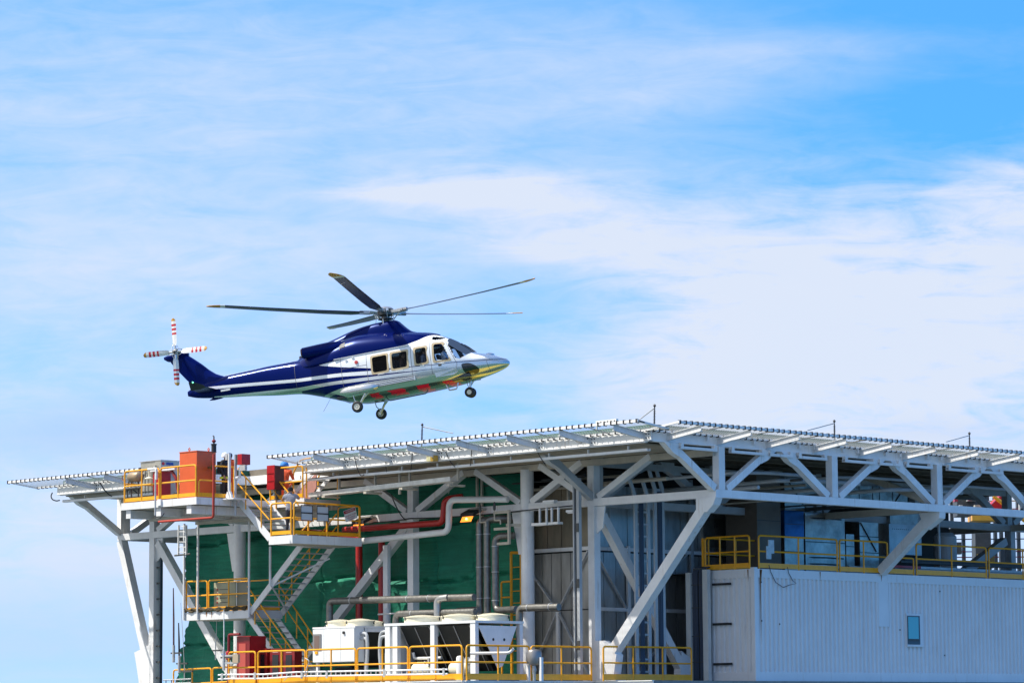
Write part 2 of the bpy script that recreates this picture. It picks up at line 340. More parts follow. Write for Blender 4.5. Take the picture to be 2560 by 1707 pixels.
# ------------------------------------------------------------------ supporting trusses
def truss_node(g, p, s=.36): g.box(p[0]-s/2, p[0]+s/2, p[1]-s/2, p[1]+s/2, p[2]-s/2, p[2]+s/2)
fa = thing('front_truss', 'white steel truss with V braces carrying the front edge of the helideck', 'truss', (-16,0,0), 'helideck trusses')
obj('bottom_chord', G().beam((-32.1,0,.13),(.13,0,.13), .26, .26), WHITE, fa)
obj('top_chord', G().beam((-32,0,1.50),(0,0,1.50), .22, .22), CREAM, fa)
COLX = (-29.85, -24.56, -14.73, -8.84, -5.6)
for x in COLX:
    rnd = x in (-24.56, -8.84)
    g = G()
    if rnd: g.lathe((x,0,-5.95), [(.235,0),(.235,7.4)], 24)
    else: g.box(x-.15, x+.15, -.15, .15, -5.95 if x != -14.73 else -4.2, -.003); g.box(x-.15, x+.15, -.15, .15, .263, 1.39)
    obj('column', g, WHITE, fa)
    for sgn, dx in ((-1,-2.55),(1,2.75)):
        if x < -29 and sgn < 0: continue
        g = G(); a = V((x+sgn*.28,0,.30)); b = V((x+dx,0,1.55)); g.beam(a, b, .22, .24+.007*sgn, (0,1,0)); g.v = [v+V((0,.003*sgn,0)) for v in g.v]
        obj('brace', g, CREAM if 0 else WHITE, fa)
    if not rnd:
        pl = G(); pl.prism([(x+.15,-.03,-.01),(x+.55,-.03,-.01),(x+.45,-.03,-.75),(x+.15,-.03,-.95)], (0,.06,0)) if x != -14.73 else pl.prism([(x-.15,-.03,-.01),(x-.7,-.03,-.01),(x-.45,-.03,-.55),(x-.15,-.03,-.75)], (0,.06,0))
        obj('gusset_plate', pl, WHITE, fa)
    else:
        obj('gusset_plate', G().prism([(x-.23,-.03,-.02),(x-.75,-.03,-.02),(x-.42,-.03,-1.5),(x-.23,-.03,-1.5)], (0,.06,0)), WHITE, fa)
obj('brace', G().beam((-5.42,0,-5.75),(-.25,0,-.10), .34, .34, (0,1,0)), WHITE, fa)
obj('gusset_plate', G().prism([(-.72,-.176,-.002),(.16,-.176,-.002),(.04,-.176,-.24),(-.25,-.176,-.48),(-.72,-.176,-.40)], (0,.352,0)), WHITE, fa)
obj('gusset_plate', G().prism([(-5.55,-.175,-5.93),(-4.6,-.175,-5.93),(-4.45,-.175,-5.1),(-5.1,-.175,-4.6),(-5.44,-.175,-4.6)], (0,.35,0)), WHITE, fa)
obj('brace', G().beam((-31.96,0,-.02),(-30.1,0,-5.1), .32, .32, (0,1,0)), WHITE, fa)
obj('gusset_plate', G().prism([(-30.9,-.166,-4.5),(-29.9,-.166,-4.2),(-29.9,-.166,-7),(-30.3,-.166,-7),(-30.7,-.166,-5.2)], (0,.332,0)), WHITE, fa)
obj('brace', G().beam((-29.55,0,-.2),(-24.75,0,-5.75), .30, .30, (0,1,0)), WHITE, fa)
obj('brace', G().beam((-14.95,0,-.2),(-21.9,0,-5.95), .30, .26, (0,1,0)), WHITE, fa)
obj('column', G().box(-29.98, -29.72, -.13, .13, -12, -5.96), WHITE, fa)
obj('column', G().box(-32.13, -31.87, -.13, .13, .263, 1.68), WHITE, fa)
obj('base_plate', G().box(-5.95, -4.4, -.25, .25, -5.99, -5.94), WHITE, fa)
# trusses running back from the front edge, along the right side and (in shade) further in
def side_truss(x, label, y1=29., near=True, m=WHITE):
    t = thing('side_truss', label, 'truss', (x,12,0), 'helideck trusses')
    obj('bottom_chord', G().beam((x,.16 if x else .13,.13),(x,y1,.13), .26, .26), m, t)
    if not near: obj('top_chord', G().beam((x,.15,1.48),(x,y1,1.48), .2, .22), m, t)
    k = 0; y = 0.18
    while y < y1:
        obj('post', G().box(x-.14, x+.14, y-.15, y+.15, .262, 1.688), m, t)
        for s in (-1, 1):
            a = V((x,y+s*.30,.30)); b = V((x,y+s*2.35,1.60))
            obj('brace', G().beam(a, b, .24, .24, (1,0,0)), m, t)
            obj('gusset_plate', G().prism([(x-.13,y+s*2.05,1.686),(x-.13,y+s*2.78,1.686),(x-.13,y+s*2.35,1.36),(x-.13,y+s*2.0,1.22)][::s], (.26,0,0)), m, t)
        y += 5.84; k += 1
    return t
sb = side_truss(0., 'blue shaded white truss of posts and V braces along the right side of the helideck')
for y in (12.0, 23.7):
    obj('knee_brace', G().beam((-.2,y,-.02),(-2.72,y,-2.02), .34, .30, (0,1,0)), WHITE, sb)
    obj('gusset_plate', G().prism([(-.8,y-.174,-.003),(.125,y-.174,-.003),(.10,y-.174,-.22),(-.55,y-.174,-.60)], (0,.348,0)), WHITE, sb)
    obj('cross_chord', G().beam((-.14,y,.12),(-12,y,.12), .24, .24), CREAM, sb)
    obj('cross_brace', G().beam((-.3,y,.35),(-3.4,y,1.5), .24, .24, (0,1,0)), CREAM, sb)
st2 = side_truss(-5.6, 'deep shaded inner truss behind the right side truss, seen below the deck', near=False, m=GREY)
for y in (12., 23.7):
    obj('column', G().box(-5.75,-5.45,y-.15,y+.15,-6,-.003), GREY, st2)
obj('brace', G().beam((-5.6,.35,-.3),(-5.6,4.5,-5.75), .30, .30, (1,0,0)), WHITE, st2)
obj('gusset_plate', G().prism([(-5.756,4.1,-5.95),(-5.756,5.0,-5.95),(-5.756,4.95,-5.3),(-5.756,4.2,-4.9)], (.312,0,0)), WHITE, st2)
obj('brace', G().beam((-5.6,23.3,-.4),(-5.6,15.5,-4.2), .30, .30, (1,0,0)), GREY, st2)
lt = side_truss(-32., 'far left white end truss of the helideck seen against the sky', near=False, m=WHITE)
# ------------------------------------------------------------------ lighting trays under the edges
def tray(name, label, p, q, w, h, hang, m=WHITE, group='cable trays'):
    t = thing(name, label, 'cable tray', p, group); p, q = V(p), V(q)
    g = G().channel(p, q, w, h); d = (q-p).normalized()
    obj('channel', g, m, t)
    L = (q-p).length; n = max(2, round(L/hang)) if hang else 0
    for i in range(n):
        c = p+d*(L*(i+.5)/n); obj('hanger', G().beam(c, c+V((0,0,.22)), .05, .05), m, t)
    return t
t1 = tray('cable_tray', 'narrow white cable tray slung under the front girder right of the stairs', (-18.5,-2.95,1.40), (-.25,-2.95,1.40), .16, .085, 1.75)
for k in range(3): obj('cable', G().tube([V((-18.3,-3.0+.05*k,1.46))]+[V((-18.3+1.0*i,-3.0+.05*k+random.uniform(-.03,.03),1.47+random.uniform(-.02,.03))) for i in range(1,9)], .018, 6), CABLE, t1)
t2 = tray('cable_tray', 'narrow white cable tray with black cable under the far left deck edge', (-31.9,-2.95,1.40), (-23.5,-2.95,1.40), .16, .085, 2.6)
obj('cable', G().tube([(-31.9,-2.99,1.47),(-28,-2.97,1.47),(-23.6,-3.0,1.48)], .03, 6), CABLE, t2)
for i, (y0, y1) in enumerate(((-1.9,-.1),(.6,2.3),(2.55,3.75),(4.05,5.55),(6.5,8.2),(8.4,9.6),(9.9,11.4),(12.3,14.0),(14.2,15.5))):
    t = tray('cable_tray', 'short white perforated tray bracketed beneath the shaded right girder', (.14,y0,1.50), (.14,y1,1.50), .14, .09, 0, WHITE, 'short trays under the right girder')
    for y in (y0+.08, y1-.08): obj('hanger', G().box(.07, .21, y-.07, y+.07, 1.59, 1.70), WHITE, t)
# drain spouts under the right edge girder
for i in range(22):
    y = -1.2+.78*i
    if (i % 3) == 0: continue
    tag(obj('drain_spout', G().box(.002, .10, y-.05, y+.05, 1.86, 2.03), WHITE), 'small white drain spout under the net on the shaded right girder', 'drain spout', 'drain spouts on the right girder')
# ------------------------------------------------------------------ helicopter, built in its own axes: x to the nose, y to port, z up, origin at the rotor hub
HUB = CAM + ray(885*2560/2352, 718*2560/2352)*(F_PX/63.1)
hr = V((AX.x, AX.y, 0)).normalized(); hl = V((AZ.x, AZ.y, 0)).normalized()
ya, pi_ = R(15.5), R(7.8)
hh = hr*math.cos(ya)-hl*math.sin(ya)
HX = hh*math.cos(pi_)+V((0,0,math.sin(pi_))); HZ = -hh*math.sin(pi_)+V((0,0,math.cos(pi_))); HY = HZ.cross(HX)
heli = thing('helicopter', 'dark blue and silver twin engine helicopter hovering nose up above the helideck', 'helicopter')
heli.matrix_world = Matrix(((HX.x,HY.x,HZ.x,HUB.x),(HX.y,HY.y,HZ.y,HUB.y),(HX.z,HY.z,HZ.z,HUB.z),(0,0,0,1)))
BODY = [(4.76,-2.80,-2.88,.03,-2.84,2,2),(4.68,-2.70,-2.97,.16,-2.84,2,2),(4.5,-2.60,-3.05,.31,-2.82,2,2.1),(4.2,-2.46,-3.13,.47,-2.78,2.1,2.2),(3.9,-2.36,-3.19,.60,-2.76,2.1,2.3),(3.5,-2.24,-3.25,.76,-2.74,2.1,2.4),
(3.1,-1.90,-3.31,.89,-2.70,2.2,2.6),(2.7,-1.60,-3.35,.99,-2.62,2.4,2.8),(2.3,-1.38,-3.37,1.06,-2.55,2.7,3),(1.9,-1.27,-3.39,1.10,-2.5,3.0,3.2),(1.0,-1.21,-3.42,1.13,-2.5,3.2,3.3),(0,-1.19,-3.46,1.13,-2.5,3.2,3.3),
(-1.2,-1.19,-3.44,1.12,-2.48,3.2,3.2),(-1.9,-1.2,-3.30,1.06,-2.42,3.1,3.0),(-2.6,-1.22,-3.05,.93,-2.28,2.9,2.8),(-3.2,-1.25,-2.83,.76,-2.1,2.7,2.6),(-3.9,-1.28,-2.62,.56,-1.98,2.5,2.5),(-4.9,-1.28,-2.50,.44,-1.9,2.4,2.4),(-6,-1.32,-2.34,.36,-1.83,2.3,2.3),(-7,-1.36,-2.22,.28,-1.79,2.2,2.2),(-7.7,-1.42,-2.13,.21,-1.77,2.2,2.2),(-8.3,-1.55,-2.02,.13,-1.79,2,2),(-8.65,-1.70,-1.90,.05,-1.8,2,2)]
def interp(tab, x, i):
    t = sorted(tab)
    if x <= t[0][0]: return t[0][i]
    for k in range(len(t)-1):
        a, b = t[k], t[k+1]
        if x <= b[0]:
            # cubic with limited tangents: fair curves, no overshoot
            h = b[0]-a[0]; u = (x-a[0])/h; dk = (b[i]-a[i])/h
            def tan(j):
                if j <= 0 or j >= len(t)-1: return dk
                d0 = (t[j][i]-t[j-1][i])/(t[j][0]-t[j-1][0]); d1 = (t[j+1][i]-t[j][i])/(t[j+1][0]-t[j][0])
                return 0 if d0*d1 <= 0 else 2*d0*d1/(d0+d1)
            m0, m1 = tan(k)*h, tan(k+1)*h
            return a[i]*(1+2*u)*(1-u)**2+m0*u*(1-u)**2+b[i]*u*u*(3-2*u)+m1*u*u*(u-1)
    return t[-1][i]
def section(tab, x, n, shrink=0.):
    zt, zb, hw, zm, nt_, nb_ = [interp(tab, x, i) for i in range(1, 7)]
    zt -= shrink; zb += shrink; hw -= shrink; out = []
    for j in range(n):
        a = 2*math.pi*j/n; c, s = math.cos(a), math.sin(a); e = 2/(nt_ if s > 0 else nb_)
        out.append(V((x, math.copysign(abs(c)**e, c)*hw, zm+math.copysign(abs(s)**e, s)*((zt-zm) if s > 0 else (zm-zb)))))
    return out
def inside(poly, x, z):
    r = False
    for (x0, z0), (x1, z1) in zip(poly, poly[1:]+poly[:1]):
        if (z0 > z) != (z1 > z) and x < (x1-x0)*(z-z0)/(z1-z0)+x0: r = not r
    return r
def rounded(p, rad=.09, n=5): 
    q = fil([V((p[0][0],0,p[0][1])).lerp(V((p[-1][0],0,p[-1][1])), .5)]+[V((a,0,b)) for a, b in p]+[V((p[0][0],0,p[0][1])).lerp(V((p[-1][0],0,p[-1][1])), .5)], rad, n)[:-1]
    return [(v.x, v.z) for v in q]
WIN = {'cabin_window': [[(-.49,-1.83),(.16,-1.82),(.13,-2.49),(-.50,-2.49)], [(.32,-1.82),(1.0,-1.82),(.95,-2.48),(.31,-2.48)], [(1.29,-1.80),(1.77,-1.80),(1.77,-2.44),(1.28,-2.45)]], 'cockpit_door_window': [[(2.04,-1.74),(2.40,-1.74),(2.66,-2.48),(2.03,-2.45)]]}
SCREEN = [(2.575,-1.66),(2.50,-1.1),(3.9,-2.1),(3.47,-2.225),(3.02,-2.50),(2.87,-2.45),(2.60,-1.86)]
ROOFGL = [(1.98,-1.40),(2.45,-1.50),(2.36,-1.58),(2.02,-1.57)]
def loft(tab, x0, x1, dx, n, shrink=0.):
    k = max(2, round((x1-x0)/dx)); rows = [section(tab, x0+(x1-x0)*i/k, n, shrink) for i in range(k+1)]
    vs = [v for r in rows for v in r]; fs = [(i*n+j, i*n+(j+1)%n, (i+1)*n+(j+1)%n, (i+1)*n+j) for i in range(k) for j in range(n)]
    return vs, fs, [list(reversed(range(n))), list(range(k*n, (k+1)*n))]
vs, fs, ends = loft(BODY, -8.65, 4.76, .04, 128)
skin = G(); panes = {}
keep = []
def pane_of(c):
    for nm, L_ in WIN.items():
        for i, p in enumerate(L_):
            if inside(WR[nm][i], c.x, c.z) and abs(c.y) > .4: return (nm, i, c.y > 0)
    if c.x > 2.4 and inside(SCREEN, c.x, c.z) and abs(c.y) > .035: return ('windscreen', 0, c.y > 0)
    if inside(ROOFGL, c.x, c.z) and abs(c.y) > .25: return ('roof_window', 0, c.y > 0)
WR = {k: [rounded(p) for p in v] for k, v in WIN.items()}
for f in fs:
    c = sum((vs[i] for i in f), V())/4; k = pane_of(c)
    if k: panes.setdefault(k, []).append(f)
    else: keep.append(f)
def sub(vs, fs, sm=True):
    m = {}; g = G()
    for f in fs:
        for i in f: m.setdefault(i, len(m))
    g.add([vs[i] for i in m], [[m[i] for i in f] for f in fs], sm); return g
# ---- livery: stripes along the flank (real paint), as curves z(x)
LX0, LX1, LZ0, LZ1 = -9.5, 5., -3.8, 0.
CURVES = [
 [(-9.4,-.3),(-3.6,-.4),(-3.2,-1.2),(-3.13,-1.53),(-2.66,-1.78),(-1.77,-2.01),(-.55,-2.27),(.19,-2.40),(1.15,-2.485),(1.97,-2.555),(2.77,-2.58),(4.76,-2.70)],
 [(-9.4,-3.7),(-7.80,-3.7),(-7.74,-1.69),(-6,-1.85),(-4.55,-2.0),(-3.79,-2.08),(-1.8,-2.24),(-.57,-2.37),(.19,-2.445),(1.15,-2.515),(1.97,-2.58),(2.77,-2.605),(4.76,-2.725)],
 [(-9.4,-3.7),(-7.80,-3.7),(-7.74,-1.70),(-7.39,-1.84),(-6,-1.975),(-4.58,-2.12),(-3.82,-2.205),(-1.82,-2.38),(-.59,-2.53),(.17,-2.59),(1.12,-2.67),(2.71,-2.75),(4.76,-2.9)],
 [(-9.4,-3.7),(-8.1,-3.7),(-7.54,-2.11),(-6.4,-2.20),(-5.05,-2.31),(-3.89,-2.42),(-1.84,-2.53),(-.6,-2.60),(.16,-2.645),(1.12,-2.70),(2.71,-2.752),(4.76,-2.9)],
 [(-9.4,-3.7),(-4.0,-3.7),(-3.8,-2.56),(-2.14,-2.64),(-1.78,-2.67),(-.62,-2.735),(.39,-2.79),(1.42,-2.885),(4.76,-3.1)],
 [(-9.4,-3.75),(-3.1,-3.1),(-2.84,-2.93),(-2.2,-2.87),(-1.81,-2.825),(-.63,-2.79),(.38,-2.815),(1.42,-2.888),(4.76,-3.1)],
 [(-9.4,-3.75),(-3.6,-3.6),(-3.2,-2.95),(-2.75,-3.02),(-2.2,-3.0),(-1.85,-3.14),(-1.6,-3.7),(4.76,-3.75)]]
def livery():
    m = bpy.data.materials.new('helicopter_livery'); m.use_nodes = True; nt = m.node_tree; b = nt.nodes['Principled BSDF']
    oc = N(nt, 'ShaderNodeTexCoord').outputs['Object']; sp = N(nt, 'ShaderNodeSeparateXYZ', inp={0: oc})
    xn = M_(nt, 'DIVIDE', M_(nt, 'SUBTRACT', sp.outputs[0], LX0), LX1-LX0); zn = M_(nt, 'DIVIDE', M_(nt, 'SUBTRACT', sp.outputs[2], LZ0), LZ1-LZ0)
    below = []
    for c in CURVES:
        fc = nt.nodes.new('ShaderNodeFloatCurve'); cu = fc.mapping.curves[0]; P_ = [((x-LX0)/(LX1-LX0), (z-LZ0)/(LZ1-LZ0)) for x, z in c]
        cu.points[0].location = P_[0]; cu.points[1].location = P_[-1]
        for p in P_[1:-1]: cu.points.new(*p)
        for p in cu.points: p.handle_type = 'VECTOR'
        fc.mapping.update(); nt.links.new(xn, fc.inputs['Value'])
        below.append(M_(nt, 'LESS_THAN', zn, fc.outputs[0]))
    inv = lambda a: M_(nt, 'SUBTRACT', 1., a)
    blue = M_(nt, 'MULTIPLY', below[0], inv(below[1]))
    for a, b_ in ((2,3),(4,5)): blue = M_(nt, 'MAXIMUM', blue, M_(nt, 'MULTIPLY', below[a], inv(below[b_])))
    blue = M_(nt, 'MAXIMUM', blue, below[6])
    blue = M_(nt, 'MAXIMUM', blue, M_(nt, 'LESS_THAN', sp.outputs[0], -7.78))
    # red markings low on the belly flank
    nz = N(nt, 'ShaderNodeTexNoise', inp={'Vector': oc, 'Scale': 5., 'Detail': 4.}).outputs[0]
    xs = M_(nt, 'ADD', sp.outputs[0], M_(nt, 'ADD', M_(nt, 'MULTIPLY', M_(nt, 'SUBTRACT', nz, .5), .7), M_(nt, 'MULTIPLY', sp.outputs[2], .9)))
    red = None
    for x0, x1 in ((-3.80,-3.36),(-2.92,-2.36),(-1.90,-1.40),(-.72,-.30)):
        q = M_(nt, 'MULTIPLY', M_(nt, 'GREATER_THAN', xs, x0), M_(nt, 'LESS_THAN', xs, x1)); red = q if red is None else M_(nt, 'MAXIMUM', red, q)
    red = M_(nt, 'MULTIPLY', red, M_(nt, 'MULTIPLY', M_(nt, 'LESS_THAN', sp.outputs[2], -3.24), M_(nt, 'GREATER_THAN', sp.outputs[2], -3.43)))
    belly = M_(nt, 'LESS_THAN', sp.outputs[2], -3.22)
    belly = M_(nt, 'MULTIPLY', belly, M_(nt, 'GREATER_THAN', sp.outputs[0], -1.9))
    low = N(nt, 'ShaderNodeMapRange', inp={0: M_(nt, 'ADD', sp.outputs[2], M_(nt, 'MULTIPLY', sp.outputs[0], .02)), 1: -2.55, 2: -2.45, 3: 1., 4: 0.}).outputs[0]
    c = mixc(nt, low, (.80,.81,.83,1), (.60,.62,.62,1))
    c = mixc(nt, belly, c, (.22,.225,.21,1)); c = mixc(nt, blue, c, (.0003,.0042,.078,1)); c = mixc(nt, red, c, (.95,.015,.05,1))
    nt.links.new(c, b.inputs['Base Color'])
    nt.links.new(mixc(nt, blue, (1,1,1,1), (.12,.28,1,1)), b.inputs['Specular Tint'])
    nb = M_(nt, 'MAXIMUM', blue, red)
    nt.links.new(M_(nt, 'MULTIPLY', M_(nt, 'SUBTRACT', 1., nb), M_(nt, 'MULTIPLY', low, .72)), b.inputs['Metallic'])
    b.inputs['Roughness'].default_value = .17; b.inputs['Coat Weight'].default_value = .02; b.inputs['Coat Roughness'].default_value = .05; b.inputs['Specular IOR Level'].default_value = .35
    # panel joints and slight oil-canning of the sheet metal
    w = N(nt, 'ShaderNodeTexNoise', inp={'Vector': oc, 'Scale': 1.6, 'Detail': 2.}).outputs[0]
    bp = N(nt, 'ShaderNodeBump', inp={'Height': w, 'Strength': .12, 'Distance': .06}); nt.links.new(bp.outputs[0], b.inputs['Normal'])
    return m
LIV = livery()
HBLUE = mat('helicopter_blue', (.0003,.0042,.078), .24, coat=.02, spec=.10)
HBLUE.node_tree.nodes['Principled BSDF'].inputs['Specular Tint'].default_value = (.12,.28,1,1); HBLUE.node_tree.nodes['Principled BSDF'].inputs['Specular IOR Level'].default_value = .35
HSILV = mat('helicopter_silver', (.62,.63,.63), .24, .7)
HDARK = mat('rotor_head_metal', (.10,.10,.10), .4, .7, noise=.3, nscale=12)
HINT = mat('cabin_trim', (.06,.065,.075), .8)
BLADE = mat('blade_grey', (.045,.046,.048), .33, spec=.7); TIP = mat('blade_tip_ochre', (.50,.25,.025), .45); BWHITE = mat('blade_white', (.74,.74,.72), .4); BRED = mat('blade_red', (.52,.012,.03), .4)
TAN = mat('window_seal', (.52,.40,.24), .6); BROWN = mat('exhaust_metal', (.16,.075,.025), .45, .6, noise=.3, nscale=8)
def glass(name, tint, gl=.22):
    m = bpy.data.materials.new(name); m.use_nodes = True; nt = m.node_tree; nt.nodes.clear()
    tr = N(nt, 'ShaderNodeBsdfTransparent', inp={0: (*tint, 1)}); gs = N(nt, 'ShaderNodeBsdfGlossy', inp={0: (gl, gl, gl, 1), 1: .02}); fr = N(nt, 'ShaderNodeFresnel', inp={0: 1.45})
    mx = N(nt, 'ShaderNodeMixShader', inp={0: fr.outputs[0], 1: tr.outputs[0], 2: gs.outputs[0]}); N(nt, 'ShaderNodeOutputMaterial', inp={0: mx.outputs[0]}); return m
PANE = glass('tinted_glazing', (.70,.76,.82))
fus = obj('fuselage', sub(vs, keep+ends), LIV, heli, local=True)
for (nm, i, port), f in panes.items():
    g = sub(vs, f); o = obj(nm, g, PANE, heli, local=True)
    if nm in WIN:
        # tan seal round the pane, following the skin
        p = WR[nm][i]; cx_ = sum(a for a, _ in p)/len(p); cz_ = sum(b for _, b in p)/len(p)
        def on(x, z, off):
            zt, zb, hw, zm, n1_, n2_ = [interp(BODY, x, k) for k in range(1, 7)]
            q, n_ = ((z-zm)/(zt-zm), n1_) if z > zm else ((zm-z)/(zm-zb), n2_)
            return V((x, (1 if port else -1)*(hw*max(0, 1-max(0,q)**n_)**(1/n_)+off), z))
        L2 = [(cx_+(a-cx_)*1.0-math.copysign(.022, a-cx_), cz_+(b-cz_)-math.copysign(.022, b-cz_)) for a, b in p]; L3 = [(a+math.copysign(.05, a-cx_), b+math.copysign(.05, b-cz_)) for a, b in p]
        n_ = len(p); rg = G(); rg.add([on(*q, .012) for q in L2]+[on(*q, .012) for q in L3]+[on(*q, -.02) for q in L3]+[on(*q, -.02) for q in L2], [(a*n_+j, a*n_+(j+1)%n_, ((a+1)%4)*n_+(j+1)%n_, ((a+1)%4)*n_+j) for a in range(4) for j in range(n_)])
        obj('window_frame', rg, TAN, o, local=True)
vi, fi, ei = loft(BODY, -2.3, 3.6, .06, 96, .05)
obj('cabin_lining', sub(vi, [f for f in fi if not pane_of(sum((vi[i] for i in f), V())/4)]), HINT, heli, local=True)
obj('cabin_floor', G().box(-2.2, 3.3, -.8, .8, -3.2, -3.1), HINT, heli, local=True)
for x in (-.6, .55, 1.5, 2.15):
    for y in (-.62, 0, .62) if x < 2 else (-.45, .45):
        g = G(); g.box(x-.25, x+.22, y-.22, y+.22, -2.78, -2.62); g.beam((x-.26,y,-2.62),(x-.36,y,-1.98), .40, .10, (1,0,0)); obj('cabin_seat', g, HINT, heli, local=True)
obj('instrument_panel', G().prism([(2.85,-.7,-2.5),(3.2,-.7,-2.45),(3.1,-.7,-2.75),(2.9,-.7,-2.8)], (0,1.4,0)), HINT, heli, local=True)
# ---- engine cowling and mast fairing
COWL = [(2.10,-1.25,-1.75,.25,-1.62,2.2,2),(1.85,-1.16,-1.75,.70,-1.62,2.2,2),(1.4,-1.06,-1.75,.92,-1.62,2.3,2),(.9,-.97,-1.75,1.0,-1.62,2.3,2),(.3,-.87,-1.75,1.04,-1.62,2.3,2),(-.4,-.76,-1.75,1.05,-1.62,2.3,2),(-1.1,-.71,-1.75,1.04,-1.63,2.3,2),(-1.6,-.76,-1.75,1.02,-1.65,2.3,2),(-2.0,-.84,-1.75,1.0,-1.68,2.2,2),(-2.5,-.94,-1.78,.95,-1.70,2.2,2),(-3.0,-1.0,-1.8,.86,-1.70,2.2,2),(-3.35,-1.10,-1.8,.72,-1.68,2.2,2),(-3.7,-1.26,-1.8,.46,-1.62,2.2,2),(-3.95,-1.36,-1.7,.2,-1.6,2,2)]
vc, fc_, ec = loft(COWL, -3.95, 2.10, .06, 72); obj('engine_cowling', sub(vc, fc_+ec), HBLUE, heli, local=True)
MAST = [(1.18,-1.0,-1.5,.12,-1.3,3,2),(1.0,-.93,-1.5,.28,-1.3,3,2),(.8,-.76,-1.5,.36,-1.3,3,2),(.58,-.52,-1.5,.40,-1.3,3.2,2),(.48,-.42,-1.5,.41,-1.3,3.4,2),(.25,-.37,-1.5,.42,-1.3,3.4,2),(-.3,-.36,-1.5,.43,-1.3,3.2,2),(-.8,-.39,-1.5,.43,-1.3,3,2),(-1.42,-.49,-1.5,.42,-1.3,2.8,2),(-2.16,-.68,-1.5,.40,-1.3,2.6,2),(-2.9,-.86,-1.5,.36,-1.3,2.5,2),(-3.4,-1.02,-1.5,.30,-1.35,2.4,2),(-3.85,-1.26,-1.5,.2,-1.4,2.2,2)]
vc, fc_, ec = loft(MAST, -3.85, 1.18, .06, 56); obj('mast_fairing', sub(vc, fc_+ec), HBLUE, heli, local=True)
for s in (-1, 1):
    # intake band and exhaust of each engine
    rows = []
    for x in (-1.80, -1.74, -1.62, -1.56):
        sc = section(COWL, x, 72); rows.append([V((v.x, v.y*1.012, v.z+.012)) for v in sc if v.y*s > .80 and -1.34 < v.z < -.80])
    n_ = min(len(r) for r in rows); g = G(); g.add([v for r in rows for v in r[:n_]], [(i*n_+j, i*n_+j+1, (i+1)*n_+j+1, (i+1)*n_+j) for i in range(3) for j in range(n_-1)], True)
    obj('engine_intake', g, DKGREY, heli, local=True)
    a, b = V((-1.45,s*.60,-1.12)), V((-3.36,s*.80,-1.15)); d = (b-a).normalized(); L_ = (b-a).length
    obj('exhaust_shroud', G().lathe(a, [(.10,0),(.22,.35),(.265,.8),(.25,1.3),(.225,L_-.1),(.222,L_),(.205,L_),(.20,L_-.3)], 28, d), HBLUE, heli, local=True)
    g = G(); g.lathe(a, [(.17,L_-.4),(.19,L_-.05),(.19,L_+.05),(.178,L_+.055),(.165,L_-.25)], 24, d); obj('exhaust_nozzle', g, BROWN, heli, local=True)
    # sponson, landing gear strut and wheel
    SP = [(-.30,-2.98,-3.10,.06,-3.05,2,2),(-.5,-2.90,-3.22,.22,-3.06,2.4,2.4),(-.9,-2.88,-3.25,.28,-3.06,2.8,2.6),(-1.4,-2.88,-3.24,.28,-3.06,2.8,2.6),(-1.7,-2.91,-3.18,.22,-3.05,2.4,2.4),(-1.86,-2.99,-3.08,.08,-3.04,2,2)]
    vp, fp, ep = loft(SP, -1.86, -.30, .06, 40); gp = sub([V((v.x, v.y+s*1.30, v.z)) for v in vp], fp+ep); gp.box(-1.3,-.6,min(s*.9,s*1.15),max(s*.9,s*1.15),-3.2,-2.95)
    obj('sponson', gp, HSILV, heli, local=True)
    g = G(); g.tube([(-.78,s*1.36,-3.15),(-1.12,s*1.38,-3.66)], .05, 10); g.tube([(-.62,s*1.30,-3.15),(-1.0,s*1.38,-3.48)], .028, 8); g.tube([(-1.35,s*1.38,-3.16),(-1.30,s*1.38,-3.45),(-1.14,s*1.38,-3.62)], .022, 8); g.tube([(-1.18,s*1.36,-3.74),(-1.18,s*1.60,-3.74)], .045, 10); g.tube([(-1.10,s*1.38,-3.62),(-1.18,s*1.38,-3.74)], .05, 8)
    obj('landing_gear_strut', g, HSILV, heli, local=True)
    ax = (0,1,0)
    wl = obj('wheel', G().lathe((-1.18,s*1.52-.085,-3.74), [(.12,0),(.19,.005),(.222,.04),(.225,.085),(.222,.13),(.19,.165),(.12,.17)], 28, ax), BLACK, heli, local=True)
    obj('rim', G().lathe((-1.18,s*1.52-.095,-3.74), [(.02,.0),(.05,.0),(.05,.012),(.10,.004),(.118,.0),(.118,.19),(.10,.186),(.05,.178),(.05,.19),(.02,.19)], 20, ax), mat('wheel_rim', (.62,.60,.52), .4, .3) if s < 0 else bpy.data.materials['wheel_rim'], wl, local=True)
    # step rail along the cabin and float packs
    g = G(); g.beam((-.45,s*1.15,-2.98),(1.2,s*1.12,-2.96), .10, .16, (0,0,1)); obj('step_fairing', g, HSILV, heli, local=True)
    for z in (-2.925, -2.985, -3.04): obj('step_rail', G().tube([(-.4,s*1.205,z-.012),(1.15,s*1.178,z+.012)], .010, 6), BLACK, heli, local=True)
    obj('nose_float_fairing', G().prism([(1.98,s*.99,-2.90),(2.86,s*.90,-2.84),(2.9,s*.86,-2.98),(2.7,s*.88,-3.07),(2.02,s*.97,-3.07)], (0,s*.09,0)), HSILV, heli, local=True)
    obj('sliding_door_rail', G().beam((-2.05,s*1.03,-1.66),(1.05,s*1.045,-1.615), .05, .035), HSILV, heli, local=True)
    cf = section(BODY, 3.4, 64); 
    g = G(); ring = [(3.04,-2.70),(3.30,-2.68),(3.52,-2.78),(3.70,-2.98),(3.62,-3.10),(3.40,-3.16),(3.20,-3.14),(3.09,-2.98)]
